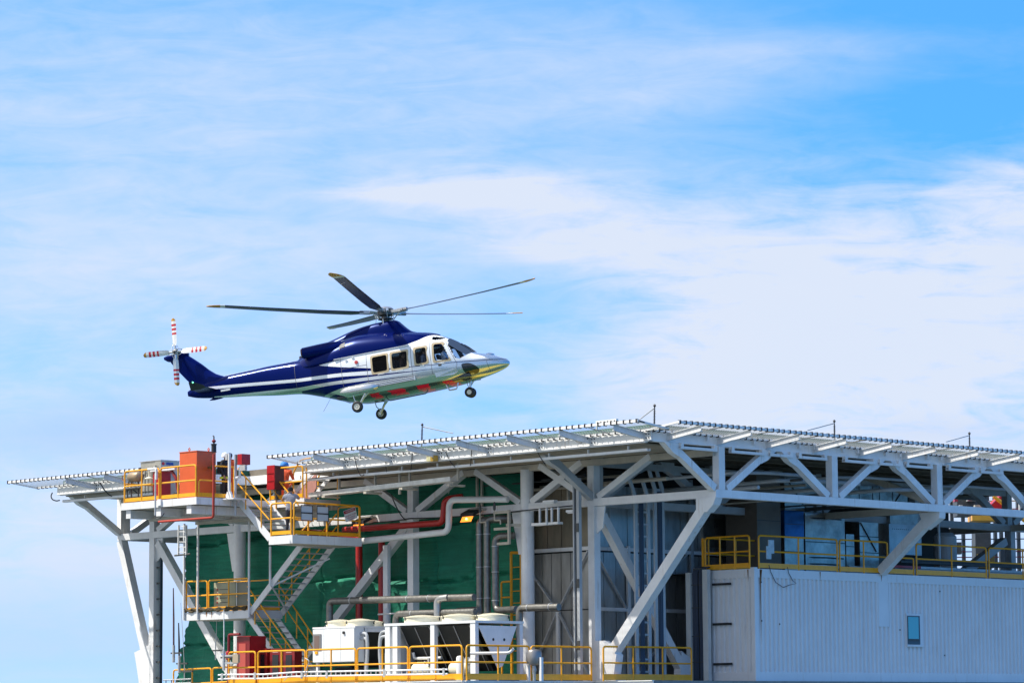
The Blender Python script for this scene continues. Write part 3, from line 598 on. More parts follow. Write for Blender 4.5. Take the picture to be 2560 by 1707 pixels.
    def onb(x, z, off):
        zt, zb, hw, zm, n1_, n2_ = [interp(BODY, x, k) for k in range(1, 7)]; q, n__ = ((z-zm)/(zt-zm), n1_) if z > zm else ((zm-z)/(zm-zb), n2_)
        return V((x, s*(hw*max(0, 1-min(max(0,q),1)**n__)**(1/n__)+off), z))
    rr_ = rounded(ring, .12, 3); cc = (3.36,-2.92); rows = [[onb(cc[0]+(a-cc[0])*k, cc[1]+(b-cc[1])*k, .006) for a, b in rr_] for k in (1, .66, .33)]; n_ = len(rr_)
    g.add([v for r in rows for v in r]+[onb(*cc, .006)], [(i*n_+j, i*n_+(j+1)%n_, (i+1)*n_+(j+1)%n_, (i+1)*n_+j) for i in range(2) for j in range(n_)]+[(2*n_+j, 2*n_+(j+1)%n_, 3*n_) for j in range(n_)], True)
    obj('chin_window', g, mat('chin_glass', (.012,.014,.012), .08, spec=.8) if s < 0 else bpy.data.materials['chin_glass'], heli, local=True)
    # horizontal stabiliser with end plate
    g = G(); 
    def wing(y, x0, x1, z, t): return [V((x0, y, z)), V((x0+(x1-x0)*.3, y, z+t)), V((x1, y, z)), V((x0+(x1-x0)*.3, y, z-t*.8))]
    A_, B2 = wing(s*.05,-7.22,-8.10,-1.90,.06), wing(s*1.38,-7.32,-8.0,-1.86,.05); g.add(A_+B2, [(0,1,5,4),(1,2,6,5),(2,3,7,6),(3,0,4,7),(0,3,2,1),(4,5,6,7)], False)
    ob = obj('stabiliser', g, HBLUE, heli, local=True)
    obj('end_plate', G().prism([(-8.06,s*1.37,-1.56),(-7.75,s*1.37,-1.63),(-7.46,s*1.37,-1.77),(-7.34,s*1.37,-1.88),(-7.60,s*1.37,-1.93),(-8.0,s*1.37,-1.92)], (0,s*.03,0)), mat('end_plate_green', (.003,.012,.013), .35, spec=.15) if s < 0 else bpy.data.materials['end_plate_green'], ob, local=True)
    obj('position_light', G().lathe((-7.9,s*1.41,-1.60), [(.015,0),(.035,.02),(.015,.06)], 10, (1,0,0)), mat('position_light_green', (.1,.6,.25), .3, emit=((.2,1,.5), 2.)) if s < 0 else bpy.data.materials['rotor_head_metal'], ob, local=True)
# nose gear
g = G(); g.tube([(3.10,0,-3.25),(3.03,0,-3.60)], .045, 10); g.tube([(3.30,0,-3.22),(3.05,0,-3.5)], .025, 8); g.tube([(2.9,.06,-3.3),(2.98,.06,-3.62)], .018, 6); g.tube([(3.02,-.13,-3.74),(3.02,.13,-3.74)], .04, 10); g.tube([(3.03,0,-3.58),(3.02,0,-3.74)], .05, 8)
obj('nose_gear_strut', g, HSILV, heli, local=True)
for s in (-1, 1):
    wl = obj('nose_wheel', G().lathe((3.02,s*.13-.055,-3.74), [(.10,0),(.17,.005),(.20,.03),(.203,.055),(.20,.08),(.17,.105),(.10,.11)], 26, (0,1,0)), BLACK, heli, local=True)
    obj('rim', G().lathe((3.02,s*.13-.062,-3.74), [(.02,0),(.06,.004),(.095,0),(.095,.124),(.06,.12),(.02,.124)], 18, (0,1,0)), bpy.data.materials['wheel_rim'], wl, local=True)
# belly: skid rail, hoop, aerial, nose dome, wipers, beacon, cooling grille
obj('belly_rail', G().tube(fil([(-.25,-.62,-3.42),(-.1,-.66,-3.60),(1.42,-.66,-3.57),(1.50,-.62,-3.42)], .06), .018, 6), DKGREY, heli, local=True)
obj('belly_hoop', G().tube(fil([(2.25,-.60,-3.36),(2.36,-.64,-3.60),(2.66,-.64,-3.60),(2.74,-.60,-3.36)], .05), .03, 8), HSILV, heli, local=True)
obj('whip_aerial', G().tube([(-2.7,-.1,-3.03),(-3.05,-.1,-3.48)], .006, 5), DKGREY, heli, local=True)
obj('weather_dome', G().lathe((3.98,0,-2.42), [(.22,-.06),(.20,.03),(.12,.085),(.01,.10)], 24), HSILV, heli, local=True)
obj('tail_bumper', G().lathe((-7.28,0,-2.14), [(.01,-.5),(.06,-.3),(.085,0),(.06,.3),(.01,.5)], 16, (1,0,.14)), HBLUE, heli, local=True)
for s in (-1,1): obj('wiper', G().tube([(3.45,s*.1,-2.19),(3.15,s*.22,-1.92),(2.98,s*.25,-1.79)], .014, 6), BLACK, heli, local=True)
obj('boom_light', G().lathe((-3.75,0,-1.26), [(.05,0),(.05,.12),(.02,.16)], 12), BLACK, heli, local=True)
obj('boom_fairing', G().tube([(-3.9,0,-1.265),(-5.5,0,-1.295),(-7.05,0,-1.35)], .012, 6), HSILV, heli, local=True)
obj('fuel_cap', G().lathe((-1.12,-1.10,-1.93), [(.07,0),(.07,.03),(.03,.035)], 16, (0,-1,.1)), mat('cap_red', (.5,.05,.05), .4), heli, local=True)
for x, z in ((-1.6,-1.78),(-1.3,-1.74)): obj('placard', G().box(x, x+.1, -1.098, -1.06, z, z+.03), BWHITE, heli, local=True)
for x0, x1, z in ((-.30,-.02,-2.56),(.45,.75,-2.55),(1.45,1.62,-2.53),(2.25,2.45,-2.56)): obj('placard', G().box(x0, x1, -1.15 if x0 < 2 else -1.12, -1.08, z-.02, z+.015), BWHITE, heli, local=True)
obj('door_handle', G().box(2.18, 2.30, -1.11, -1.06, -2.66, -2.58), HDARK, heli, local=True)
obj('stencil_plate', G().box(-7.15, -6.75, -.292, -.20, -1.99, -1.92), BWHITE, heli, local=True)
# ---- tail fin and tail rotor gearbox
LE = [(-6.75,-1.62),(-6.98,-1.37),(-7.15,-1.30),(-7.37,-1.19),(-7.62,-.99),(-7.89,-.72),(-8.2,-.45),(-8.49,-.21),(-8.62,-.08)]; TE = [(-8.35,-1.80),(-8.45,-1.50),(-8.56,-1.32),(-8.66,-1.20),(-8.78,-1.04),(-8.90,-.88),(-9.05,-.68),(-9.2,-.45),(-9.3,-.22)]; TH = [.20,.19,.18,.17,.16,.15,.14,.13,.12]
rows = []; PR = [(0,0),(.03,.45),(.12,.85),(.3,1),(.6,.7),(1,.05)]
for (a, b, t_) in zip(LE, TE, TH):
    A_, B2 = V((a[0],0,a[1])), V((b[0],0,b[1]))
    rows.append([A_.lerp(B2, u)+V((0,t_*w_,0)) for u, w_ in PR]+[A_.lerp(B2, u)-V((0,t_*w_,0)) for u, w_ in reversed(PR[1:])])
n_ = len(rows[0]); g = G(); g.add([v for r in rows for v in r], [(i*n_+j, i*n_+(j+1)%n_, (i+1)*n_+(j+1)%n_, (i+1)*n_+j) for i in range(len(rows)-1) for j in range(n_)]+[list(reversed(range(n_))), list(range((len(rows)-1)*n_, len(rows)*n_))], True)
obj('tail_fin', g, HBLUE, heli, local=True)
vt, ft, et = loft([(-8.42,-.10,-.30,.08,-.2,2,2),(-8.65,-.02,-.38,.16,-.2,2.2,2.2),(-8.95,-.06,-.42,.17,-.22,2.4,2.2),(-9.3,-.11,-.38,.13,-.22,2.4,2.2),(-9.48,-.15,-.26,.05,-.2,2,2)], -9.48, -8.42, .06, 28)
obj('tail_gearbox_fairing', sub(vt, ft+et), HBLUE, heli, local=True)
TR = V((-8.79,-.47,-.10))
tr = obj('tail_rotor_hub', G().lathe(TR, [(.05,.40),(.07,.33),(.07,.10),(.12,.06),(.12,-.03),(.07,-.06),(.05,-.13),(.01,-.15)], 20, (0,1,0)), HDARK, heli, local=True)
for i in range(4):
    a = R(86+90*i); d = V((math.cos(a),0,math.sin(a))); p = V((-d.z,0,d.x))
    g = G(); st = [(.26,.07,0,0),(.36,.10,0,0),(.70,.11,0,0),(.70,.11,1,0),(.78,.11,1,0),(.78,.11,0,0),(.87,.11,0,0),(.87,.11,1,0),(.96,.11,1,0),(.96,.11,0,0),(1.04,.11,0,0),(1.04,.11,1,0),(1.13,.11,1,0),(1.13,.11,0,0),(1.25,.108,0,0),(1.25,.108,2,0),(1.33,.095,2,.03),(1.37,.05,2,.05)]
    o_ = len(g.v)
    for (r_, c_, mi, sh) in st:
        tw = V((0,.03+.02*(1-r_),0)); q = TR+d*r_-V((0,.03,0)); g.v += [q+p*(c_+0-sh*0)+tw, q+V((0,-.018,0)), q-p*(c_-sh*1.2)-tw, q+V((0,.018,0))]
    for k in range(len(st)-1):
        for j in range(4): g.f.append([o_+k*4+j, o_+k*4+(j+1)%4, o_+(k+1)*4+(j+1)%4, o_+(k+1)*4+j]); g.sm.append(False); g.mi.append(st[k+1][2] if st[k][2] == st[k+1][2] else st[k][2])
    g.f += [[o_+3,o_+2,o_+1,o_], [o_+len(st)*4-4+j for j in range(4)]]; g.sm += [False]*2; g.mi += [0, 2]
    obj('tail_rotor_blade', g, [BWHITE, BRED, TIP], tr, local=True)
    g = G(); g.tube([TR+V((0,-.10,0))+p*.10, TR+d*.20+p*.11-V((0,.05,0)), TR+d*.30+p*.08], .018, 6); g.tube([TR+d*.10, TR+d*.32], .05, 8); obj('blade_grip', g, HSILV, tr, local=True)
    obj('pitch_link', G().tube([TR+V((0,-.13,0))-p*.02, TR+d*.14-p*.13-V((0,.02,0)), TR+d*.24-p*.09], .014, 6), BWHITE, tr, local=True)
# ---- main rotor
Fm = Matrix((HX, HY, HZ))
e1 = Fm @ (hr*math.cos(R(2))+V((0,0,math.sin(R(2))))); e2 = Fm @ (-hl*math.cos(R(1.8))+V((0,0,math.sin(R(1.8))))); e3 = e1.cross(-e2).normalized(); e3 = e3 if e3.z > 0 else -e3
rh = obj('rotor_head', G().lathe((0,0,0), [(.16,-.34),(.17,-.16),(.32,-.12),(.34,.02),(.24,.06),(.16,.12)], 28, e3), HDARK, heli, local=True)
obj('rotor_cap', G().lathe((0,0,0), [(.02,.235),(.16,.225),(.27,.19),(.33,.13),(.31,.10),(.05,.10)], 32, e3), mat('rotor_cap_grey', (.30,.31,.33), .35, .4), rh, local=True)
obj('swashplate', G().lathe((0,0,0), [(.24,-.30),(.30,-.28),(.30,-.24),(.24,-.22)], 24, e3), HDARK, rh, local=True)
for i in range(5):
    ph = R(31+72*i); d = e1*math.cos(ph)+e2*math.sin(ph); le = e1*math.sin(ph)-e2*math.cos(ph)
    g = G(); ST = [(.75,.10,0),(1.0,.13,0),(1.35,.185,0),(2.5,.195,0),(4.5,.195,0),(6.1,.195,0),(6.18,.195,1),(6.28,.193,1),(6.36,.19,2),(6.6,.165,2),(6.78,.10,2),(6.88,.03,2)]
    o_ = 0; npr = 8
    for (r_, c_, mi) in ST:
        u = (r_-.75)/6.1; q = d*r_*(1+.025*u)+e3*(.02+.47*u**1.25); th = R(14-9.0*u); sweep = 0 if r_ < 6.2 else .22*((r_-6.2)/.68)**1.6
        cd = le*math.cos(th)+e3*math.sin(th); nd = e3*math.cos(th)-le*math.sin(th); t_ = .024 if r_ > 1.2 else .035
        q = q-cd*sweep
        g.v += [q+cd*c_*.85, q+cd*c_*.55+nd*t_, q+nd*t_*1.1, q-cd*c_*.7+nd*t_*.6, q-cd*c_*1.42, q-cd*c_*.7-nd*t_*.3, q-nd*t_*.7, q+cd*c_*.5-nd*t_*.7]
    for k in range(len(ST)-1):
        for j in range(npr): g.f.append([k*npr+j, k*npr+(j+1)%npr, (k+1)*npr+(j+1)%npr, (k+1)*npr+j]); g.sm.append(False); g.mi.append(ST[k][2])
    g.f += [list(reversed(range(npr))), [(len(ST)-1)*npr+j for j in range(npr)]]; g.sm += [False]*2; g.mi += [0, 2]
    bl = obj('rotor_blade', g, [BLADE, BWHITE, TIP], rh, local=True)
    gr = G(); gr.beam(d*.28, d*.86+e3*.02, .20, .11, e3); gr.beam(d*.60+e3*.01, d*1.02+e3*.03, .12, .15, e3); obj('blade_grip', gr, mat('grip_grey', (.42,.43,.44), .4, .5) if i == 0 else bpy.data.materials['grip_grey'], rh, local=True)
    obj('damper', G().tube([d*.35+le*.2, d*.62+le*.24+e3*.03], .055, 10), HSILV, rh, local=True)
    obj('pitch_link', G().tube([d*.30+le*.16-e3*.26, d*.55+le*.2-e3*.02], .02, 6), HSILV, rh, local=True)
for a in (20, 140, 260): obj('control_rod', G().tube([V((.30*math.cos(R(a)),.30*math.sin(R(a)),-.5)), V((.27*math.cos(R(a)),.27*math.sin(R(a)),-.24))], .02, 6), HSILV, rh, local=True)
for sgn in (-.45, .40): obj('control_rod', G().tube([V((sgn,-.1,-.48)), V((sgn*.75,-.1,-.05))], .016, 6), HSILV, rh, local=True)

def seam(pts, port=-1, w_=.016):
    g = G(); q = [interp(BODY, x, 3) for x, z in pts]; L_ = []; 
    for x, z in pts:
        zt, zb, hw, zm, n1_, n2_ = [interp(BODY, x, k) for k in range(1, 7)]; q, n__ = ((z-zm)/(zt-zm), n1_) if z > zm else ((zm-z)/(zm-zb), n2_)
        L_.append(V((x, port*(hw*max(0, 1-min(max(0,q),1)**n__)**(1/n__)+.003), z)))
    for i in range(len(L_)-1): 
        a, b = L_[i], L_[i+1]; d = (b-a).normalized(); u = d.cross(V((0,1,0))).normalized()*w_/2; k = len(g.v); g.v += [a-u, a+u, b+u, b-u]; g.f.append([k,k+1,k+2,k+3]); g.sm.append(False); g.mi.append(0)
    return g
PJ = mat('panel_joint', (.10,.10,.11), .6)
lin = lambda a, b, n=14: [(a[0]+(b[0]-a[0])*i/n, a[1]+(b[1]-a[1])*i/n) for i in range(n+1)]
for port in (-1, 1):
    for a, b in (((-.70,-1.68),(-.72,-2.84)),((1.14,-1.66),(1.10,-2.86)),((-.72,-2.84),(1.10,-2.86)),((1.90,-1.62),(1.90,-2.92)),((1.90,-2.92),(2.82,-2.88)),((2.82,-2.88),(2.90,-2.66)),((2.50,-1.70),(2.90,-2.66)),((-1.78,-1.66),(-1.78,-2.86)),((-3.88,-1.40),(-3.88,-2.52)),((3.05,-2.62),(4.4,-2.70)),((3.95,-2.5),(4.05,-3.1)),((-1.78,-2.1),(-.72,-2.1))):
        obj('panel_joint', seam(lin(a, b), port), PJ, heli, local=True)
# ------------------------------------------------------------------ stair tower in front of the left half of the deck
def plate_platform(label, x0, x1, y0, y1, z, h, beams=(), name='access_platform'):
    t = thing(name, label, 'platform', ((x0+x1)/2,(y0+y1)/2,z-h))
    obj('front_edge', G().box(x0, x1, y0, y0+.02, z-h, z), WHITE, t); obj('rear_edge', G().box(x0, x1, y1-.02, y1, z-h, z), WHITE, t)
    obj('side_edge', G().box(x0, x0+.02, y0+.022, y1-.022, z-h, z), WHITE, t); obj('side_edge', G().box(x1-.02, x1, y0+.022, y1-.022, z-h, z), WHITE, t)
    obj('floor_plate', G().box(x0+.022, x1-.022, y0+.022, y1-.022, z-.05, z-.02), GALV, t)
    obj('under_plate', G().box(x0+.03, x1-.03, y0+.03, y1-.03, z-h+.01, z-h+.03), CREAM, t)
    for a, b, w_, hh_ in beams: obj('beam', G().beam(a, b, w_, hh_), WHITE, t)
    return t
UZ = .755
up = plate_platform('white edged upper access platform carrying the orange tank beside the helideck', -23.32, -18.93, -6.70, -3.32, UZ, .26,
    [((x,-6.62,.335),(x,-.2,.335), .27, .30) for x in (-22.99,-21.21,-19.45)])
obj('side_walkway', G().box(-18.9, -16.9, -3.28, -1.6, .60, UZ-.02), GREY, up)
obj('walkway_beam', G().box(-18.9, -16.9, -3.36, -3.30, .48, UZ), WHITE, up)
obj('walkway_beam', G().box(-23.2, -18.95, -3.27, -.7, .55, UZ-.02), GREY, up)
for a, b in (((-23.0,-3.4,.12),(-19.3,-3.4,.12)), ((-23.0,-5.6,.16),(-19.3,-5.6,.16)), ((-18.9,-2.2,.35),(-17,-2.2,.35))): obj('beam', G().beam(a, b, .14, .10), CREAM, up)
for i in range(7): obj('floor_bearer', G().box(-18.9, -17.0, -3.2+.25*i, -3.12+.25*i, .40, .59), CREAM, up)
railing('yellow railing along the front of the upper platform beside the orange tank', [(-23.24,-6.64,UZ),(-18.99,-6.64,UZ)], 2)
lr = thing('guard_railing', 'low yellow rail loop on the shaded end of the upper platform', 'railing', (-18.99,-6.5,UZ), 'yellow guard railings')
obj('frame', G().tube(fil([(-18.98,-6.55,UZ),(-18.98,-6.55,UZ+.62),(-18.98,-5.05,UZ+.62),(-18.98,-5.05,UZ)], .12), .027, 8), YELLOW, lr)
obj('toe_board', G().box(-18.99,-18.97,-6.6,-5.0,UZ+.03,UZ+.17), YELLOW, lr)
obj('top_rail', G().tube([(-18.98,-5.8,UZ+1.16),(-18.98,-4.9,UZ+1.16)], .027, 8), YELLOW, lr)
obj('post', G().tube([(-18.98,-4.92,UZ),(-18.98,-4.92,UZ+1.16)], .027, 8), YELLOW, lr)
sr = thing('guard_railing', 'low yellow side rail at the far left end of the upper platform', 'railing', (-23.27,-6.5,UZ), 'yellow guard railings')
obj('frame', G().tube(fil([(-23.27,-6.58,UZ),(-23.27,-6.58,UZ+.72),(-23.27,-4.2,UZ+.72),(-23.27,-4.2,UZ)], .12), .027, 8), YELLOW, sr)
obj('toe_board', G().box(-23.28,-23.26,-6.6,-4.2,UZ+.03,UZ+.17), YELLOW, sr)
r2 = railing('yellow railing in front of the worker in orange at the head of the stairs', [(-18.85,-3.34,UZ),(-16.95,-3.34,UZ)], 1, posts=1)
obj('frame', G().tube(fil([(-16.95,-3.2,UZ),(-16.95,-3.2,UZ+1.16),(-16.95,-1.7,UZ+1.16),(-16.95,-1.7,UZ)], .12), .027, 8), YELLOW, r2)
LZ = -.672
ld = plate_platform('white switchback landing where the man in the grey shirt stands', -17.22, -15.92, -4.75, -1.44, LZ, .30)
rl = railing('yellow netted railing along the shaded side of the switchback landing', [(-15.95,-4.70,LZ),(-15.95,-1.49,LZ)], 1)
railing('short yellow railing across the front of the switchback landing', [(-17.17,-4.72,LZ),(-15.98,-4.72,LZ)], 1, posts=1)
g = G(); g.tube(fil([(-17.15,-1.5,LZ),(-17.15,-1.5,LZ+1.16),(-15.98,-1.47,LZ+1.16),(-15.98,-1.47,LZ)], .12), .027, 8); obj('frame', g, YELLOW, rl)
obj('knee_rail', G().tube(fil([(-16.1,-4.6,LZ+.62),(-16.1,-4.35,LZ+.55),(-16.1,-3.6,LZ+.55)], .08), .025, 8), YELLOW, rl)
obj('knee_brace', G().tube([(-16.1,-3.7,LZ+.55),(-16.1,-4.3,LZ+.05)], .02, 6), YELLOW, rl); obj('post', G().tube([(-16.1,-3.85,LZ),(-16.1,-3.85,LZ+.55)], .035, 6), YELLOW, rl)
for y0 in (-4.38, -3.62):      # two louvre panels hung on the railing
    p = thing('louvre_panel', 'black framed pale mesh panel hung on the landing railing, '+('nearer the man in grey' if y0 < -4 else 'second from the man in grey'), 'panel', (-15.90,y0+.27,LZ+.55), 'panels on the landing railing')
    obj('mesh', G().box(-15.905,-15.895,y0,y0+.54,LZ+.55,LZ+1.05), mat('panel_grey', (.55,.58,.62), .5) if y0 < -4 else bpy.data.materials['panel_grey'], p)
    g = G().tube([(-15.885,y0,LZ+.53),(-15.885,y0+.54,LZ+.53),(-15.885,y0+.54,LZ+1.07),(-15.885,y0,LZ+1.07),(-15.885,y0,LZ+.53)], .018, 4, sm=False); obj('frame', g, BLACK, p)
    obj('bar', G().box(-15.895,-15.875,y0,y0+.54,LZ+.78,LZ+.82), BLACK, p)
    for dy in (.08,.5): obj('hook', G().tube([(-15.88,y0+dy,LZ+.55),(-15.88,y0+dy+.03,LZ+.36),(-15.88,y0+dy+.10,LZ+.36)], .012, 5), BLACK, p)
# warning sign
sg = thing('warning_sign', 'tilted white warning sign with a red header on the landing railing', 'sign', (-15.88,-2.0,LZ+.75))
c = V((-15.885,-2.02,LZ+.83)); a_ = R(18); u = V((0,math.cos(a_),math.sin(a_))); v = V((0,-math.sin(a_),math.cos(a_)))
def quad(g, c, u, v, u0, u1, v0, v1, dx): return g.add([c+u*a+v*b+V((dx,0,0)) for a, b in ((u0,v0),(u1,v0),(u1,v1),(u0,v1))], [(0,1,2,3)])
g = G(); quad(g, c, u, v, -.30, .30, -.21, .21, 0); obj('board', g, BWHITE, sg)
g = G(); quad(g, c, u, v, -.29, .27, .08, .19, .004); obj('header', g, RED, sg)
def text(body, size, loc, ux, uy, m, parent, name='lettering'):
    cu = bpy.data.curves.new(name, 'FONT'); cu.body = body; cu.size = size; cu.align_x = 'CENTER'; cu.align_y = 'CENTER'; cu.extrude = .001
    o = bpy.data.objects.new('tmp', cu); C.objects.link(o); dg = bpy.context.evaluated_depsgraph_get(); me = bpy.data.meshes.new_from_object(o.evaluated_get(dg)); bpy.data.objects.remove(o)
    uz = ux.cross(uy); base = wloc(parent)
    for q in me.vertices: q.co = V(loc)-base+ux*q.co.x+uy*q.co.y+uz*q.co.z
    me.materials.clear(); me.materials.append(m); t = bpy.data.objects.new(name, me); C.objects.link(t); t.parent = parent; return t
text('WARNING', .09, c+v*.135+V((.008,0,0)), u, v, BWHITE, sg)
for k, s_ in enumerate(('NO ENTRY WHEN', 'HELICOPTER', 'LANDING')): text(s_, .065, c-v*(.02+.075*k)+V((.006,0,0)), u, v, RED, sg)
MZ = -3.17
md = plate_platform('rust stained white mid landing hanging below the upper platform', -24.11, -20.27, -3.10, -1.50, MZ, .30)
for x in (-24.04,-23.22): obj('hanger_post', G().tube([(x,-3.15,MZ-.28),(x,-3.15,.18)], .045, 10), WHITE, md)
for x in (-20.22,-19.02): obj('hanger_post', G().tube([(x,-3.16,MZ-.28 if x < -20 else -2.35),(x,-3.16,.4 if x < -20 else -.9)], .045, 10), WHITE, md)
rm_ = railing('yellow railing with a pale notice board around the rust stained mid landing', [(-24.06,-3.06,MZ),(-22.72,-3.06,MZ),(-20.30,-3.06,MZ)], 1)
obj('rear_frame', G().tube(fil([(-24.05,-1.55,MZ),(-24.05,-1.55,MZ+1.16),(-20.4,-1.55,MZ+1.16),(-20.4,-1.55,MZ)], .12), .025, 8), YELLOW, rm_); obj('rear_rail', G().tube([(-24.05,-1.55,MZ+.6),(-20.4,-1.55,MZ+.6)], .022, 8), YELLOW, rm_)
obj('rear_toe_board', G().box(-24.05,-20.4,-1.56,-1.54,MZ+.03,MZ+.17), YELLOW, rm_)
for x, L_, w_ in ((-24.08,.28,.03),(-22.75,.2,.05),(-22.45,.24,.03),(-21.9,.16,.02),(-21.2,.12,.02),(-20.3,.3,.025)): obj('rust_run', G().prism([(x-w_,-3.104,MZ-.005),(x+w_,-3.104,MZ-.005),(x+w_*.4,-3.104,MZ-L_*.7),(x,-3.104,MZ-L_)], (0,-.002,0)), mat('rust_stain', (.30,.12,.03), .8, noise=.5, nscale=9) if x < -24 else bpy.data.materials['rust_stain'], md)
# bundle of dark netting and rope lying along the toe board
rp = thing('rope_bundle', 'brown weathered rope bundle lying along the mid landing toe board', 'rope', (-22.3,-3.13,MZ))
for k in range(3):
    pts = [(-24.0+3.6*i/26, -3.13+.03*math.sin(i*2.1+k*2), MZ+.035+.035*k+.03*math.sin(i*1.7+k)) for i in range(27)]; obj('strand', G().tube(pts, .035, 6), mat('rope_brown', (.09,.065,.03), .9, noise=.5, nscale=14) if k == 0 else bpy.data.materials['rope_brown'], rp)
nb = thing('notice_board', 'pale olive notice board behind the mid landing railing', 'notice board', (-22.0,-2.9,MZ+.1))
obj('board', G().box(-22.62,-21.35,-2.86,-2.83,MZ+.04,MZ+1.08), mat('board_olive', (.36,.36,.24), .6, noise=.1), nb)
obj('side_panel', G().box(-21.345,-20.75,-2.80,-2.77,MZ+.04,MZ+1.05), mat('board_shade', (.22,.22,.17), .6), nb)  # side panel in a darkened copy of the board olive, painted as shade
for k in range(5):
    obj('item_box', G().box(-22.45,-22.37,-2.875,-2.862,MZ+.14+.16*k,MZ+.21+.16*k), mat('mark_red', (.35,.08,.06), .6) if k == 0 else bpy.data.materials['mark_red'], nb)
    obj('text_line', G().box(-22.28,-21.6-.12*(k%3),-2.873,-2.862,MZ+.165+.16*k,MZ+.185+.16*k), DKGREY, nb)
# ---- stair flights
def stair(label, a, b, y0, y1, n, m=WHITE, group='steel stair flights', th=.26):
    """a (low) and b (high): x, z of the nosing line; flight runs along x between y0 and y1"""
    t = thing('steel_stair', label, 'stairs', (a[0],(y0+y1)/2,a[1]), group); d = V((b[0]-a[0],0,b[1]-a[1])); L = d.length; d /= L
    for y in (y0, y1): obj('stringer', G().beam((a[0],y,a[1]-.02),(b[0],y,b[1]-.02), .04, th, (0,0,1)), m, t)
    for i in range(1, n+1):
        u = i/(n+1); x, z = a[0]+(b[0]-a[0])*u, a[1]+(b[1]-a[1])*u
        obj('tread', G().box(x-.12, x+.12, y0+.025, y1-.025, z-.02, z+.02), GALV, t)
    return t
def handrails(t, a, b, y, npost, h=1.0, ends=(0,0), mid=.52):
    p, q = V((a[0],y,a[1])), V((b[0],y,b[1])); z = V((0,0,h))
    obj('handrail', G().tube([p+z, q+z], .027, 8), YELLOW, t); obj('knee_rail', G().tube([p+z*mid, q+z*mid], .024, 8), YELLOW, t)
    for i in range(npost): 
        c = p.lerp(q, (i+.5)/npost); obj('post', G().tube([c, c+z], .024, 8), YELLOW, t)
f1 = stair('steel stair flight with yellow handrails down from the upper platform to the landing', (-17.2,LZ-.05), (-18.88,UZ-.08), -4.72, -3.42, 7)
handrails(f1, (-17.2,LZ), (-18.95,UZ-.04), -4.75, 2, 1.16); handrails(f1, (-17.2,LZ+.02), (-18.85,UZ), -3.38, 2, 1.18)
f2 = stair('steel stair flight seen from beneath between the landing and the mid landing', (-20.25,MZ-.08), (-17.25,LZ-.10), -3.06, -1.54, 11, th=.24)
handrails(f2, (-20.3,MZ), (-17.3,LZ-.05), -1.45, 3, 1.0); handrails(f2, (-20.3,MZ), (-17.3,LZ-.05), -3.12, 0, .0) if 0 else None
obj('wind_brace', G().beam((-19.0,-3.1,-2.35),(-17.5,-1.6,-1.35), .05, .06), WHITE, f2); obj('wind_brace', G().beam((-19.0,-3.1,-2.35),(-19.9,-1.6,-3.2), .05, .05), WHITE, f2)
f3 = stair('lowest steel stair flight descending behind the red fire cabinets', (-18.0,-5.75), (-20.55,-3.35), -2.95, -1.62, 10, th=.22)
handrails(f3, (-17.9,-5.75), (-20.5,-3.3), -3.0, 3, 1.0); handrails(f3, (-17.9,-5.75), (-20.4,-3.3), -1.5, 4, 1.0)
f4 = stair('short access stair rising to the helideck behind the red cabinet on the upper platform', (-19.0,UZ), (-17.2,2.1), -2.35, -1.35, 6, WHITE, th=.16)
g = G().tube(fil([(-18.5,-2.5,UZ),(-18.5,-2.5,UZ+1.05),(-18.1,-2.5,2.25),(-17.3,-2.5,2.3),(-17.1,-2.5,2.2)], .15), .03, 8); obj('grab_rail', g, YELLOW, f4)
obj('grab_rail', G().tube(fil([(-18.6,-1.2,UZ),(-18.6,-1.2,UZ+1.0),(-17.3,-1.2,2.3)], .15), .03, 8), YELLOW, f4)
obj('side_sheet', G().prism([(-18.8,-2.42,.76),(-17.7,-2.42,.76),(-17.3,-2.42,1.2),(-17.3,-2.42,1.75)], (0,.03,0)), mat('pinkish_sheet', (.45,.22,.18), .6, noise=.2), f4)
# rescue ladder hanging from the upper platform
la = thing('hanging_ladder', 'white ladder hanging under the upper platform beside the hanger posts', 'ladder', at(488,1385,y=-3.6))
A0, A1 = at(447,1312,y=-3.6), at(446,1386,y=-3.6); B0, B1 = at(466,1312,y=-3.6), at(466,1386,y=-3.6)
for p, q in ((A0,A1),(B0,B1)): obj('rail', G().beam(p, q, .04, .07, (0,1,0)), WHITE, la)
for i in range(6): obj('rung', G().tube([A0.lerp(A1,(i+.3)/5.8), B0.lerp(B1,(i+.3)/5.8)], .016, 6), WHITE, la)
obj('stop_bar', G().tube([A1+V((-.22,0,-.02)), B1+V((.22,0,.02))], .035, 6), DKGREY, la)
# ------------------------------------------------------------------ fire fighting gear on the upper platform
tk = thing('foam_tank', 'tall orange steel foam tank on the upper platform', 'tank', (-20.4,-5.5,UZ))
obj('shell', G().box(-20.9,-19.91,-5.9,-5.01,UZ+.02,2.50), ORANGE, tk); obj('lid', G().box(-20.92,-19.89,-5.92,-4.99,2.503,2.53), ORANGE, tk)
for x, y in ((-20.4,-5.85),(-19.97,-5.3)): obj('lifting_eye', G().tube([(x,y,2.53),(x-.05,y,2.60),(x,y,2.66),(x+.05,y,2.60),(x,y,2.53)], .018, 6), ORANGE, tk)
g = G(); g.tube([(-19.91,-5.35,1.92),(-19.62,-5.35,1.92)], .05, 10); g.lathe((-19.70,-5.35,1.92), [(.10,0),(.10,.04)], 14, (1,0,0)); g.lathe((-19.60,-5.35,1.92), [(.07,0),(.09,.03),(.05,.10)], 14, (1,0,0)); obj('outlet_valve', g, mat('brass_valve', (.30,.18,.07), .4, .6), tk)
sk = thing('steel_cabinet', 'grey steel skid cabinet with blue and red labels behind the railing', 'cabinet', (-23.5,-4.8,UZ))
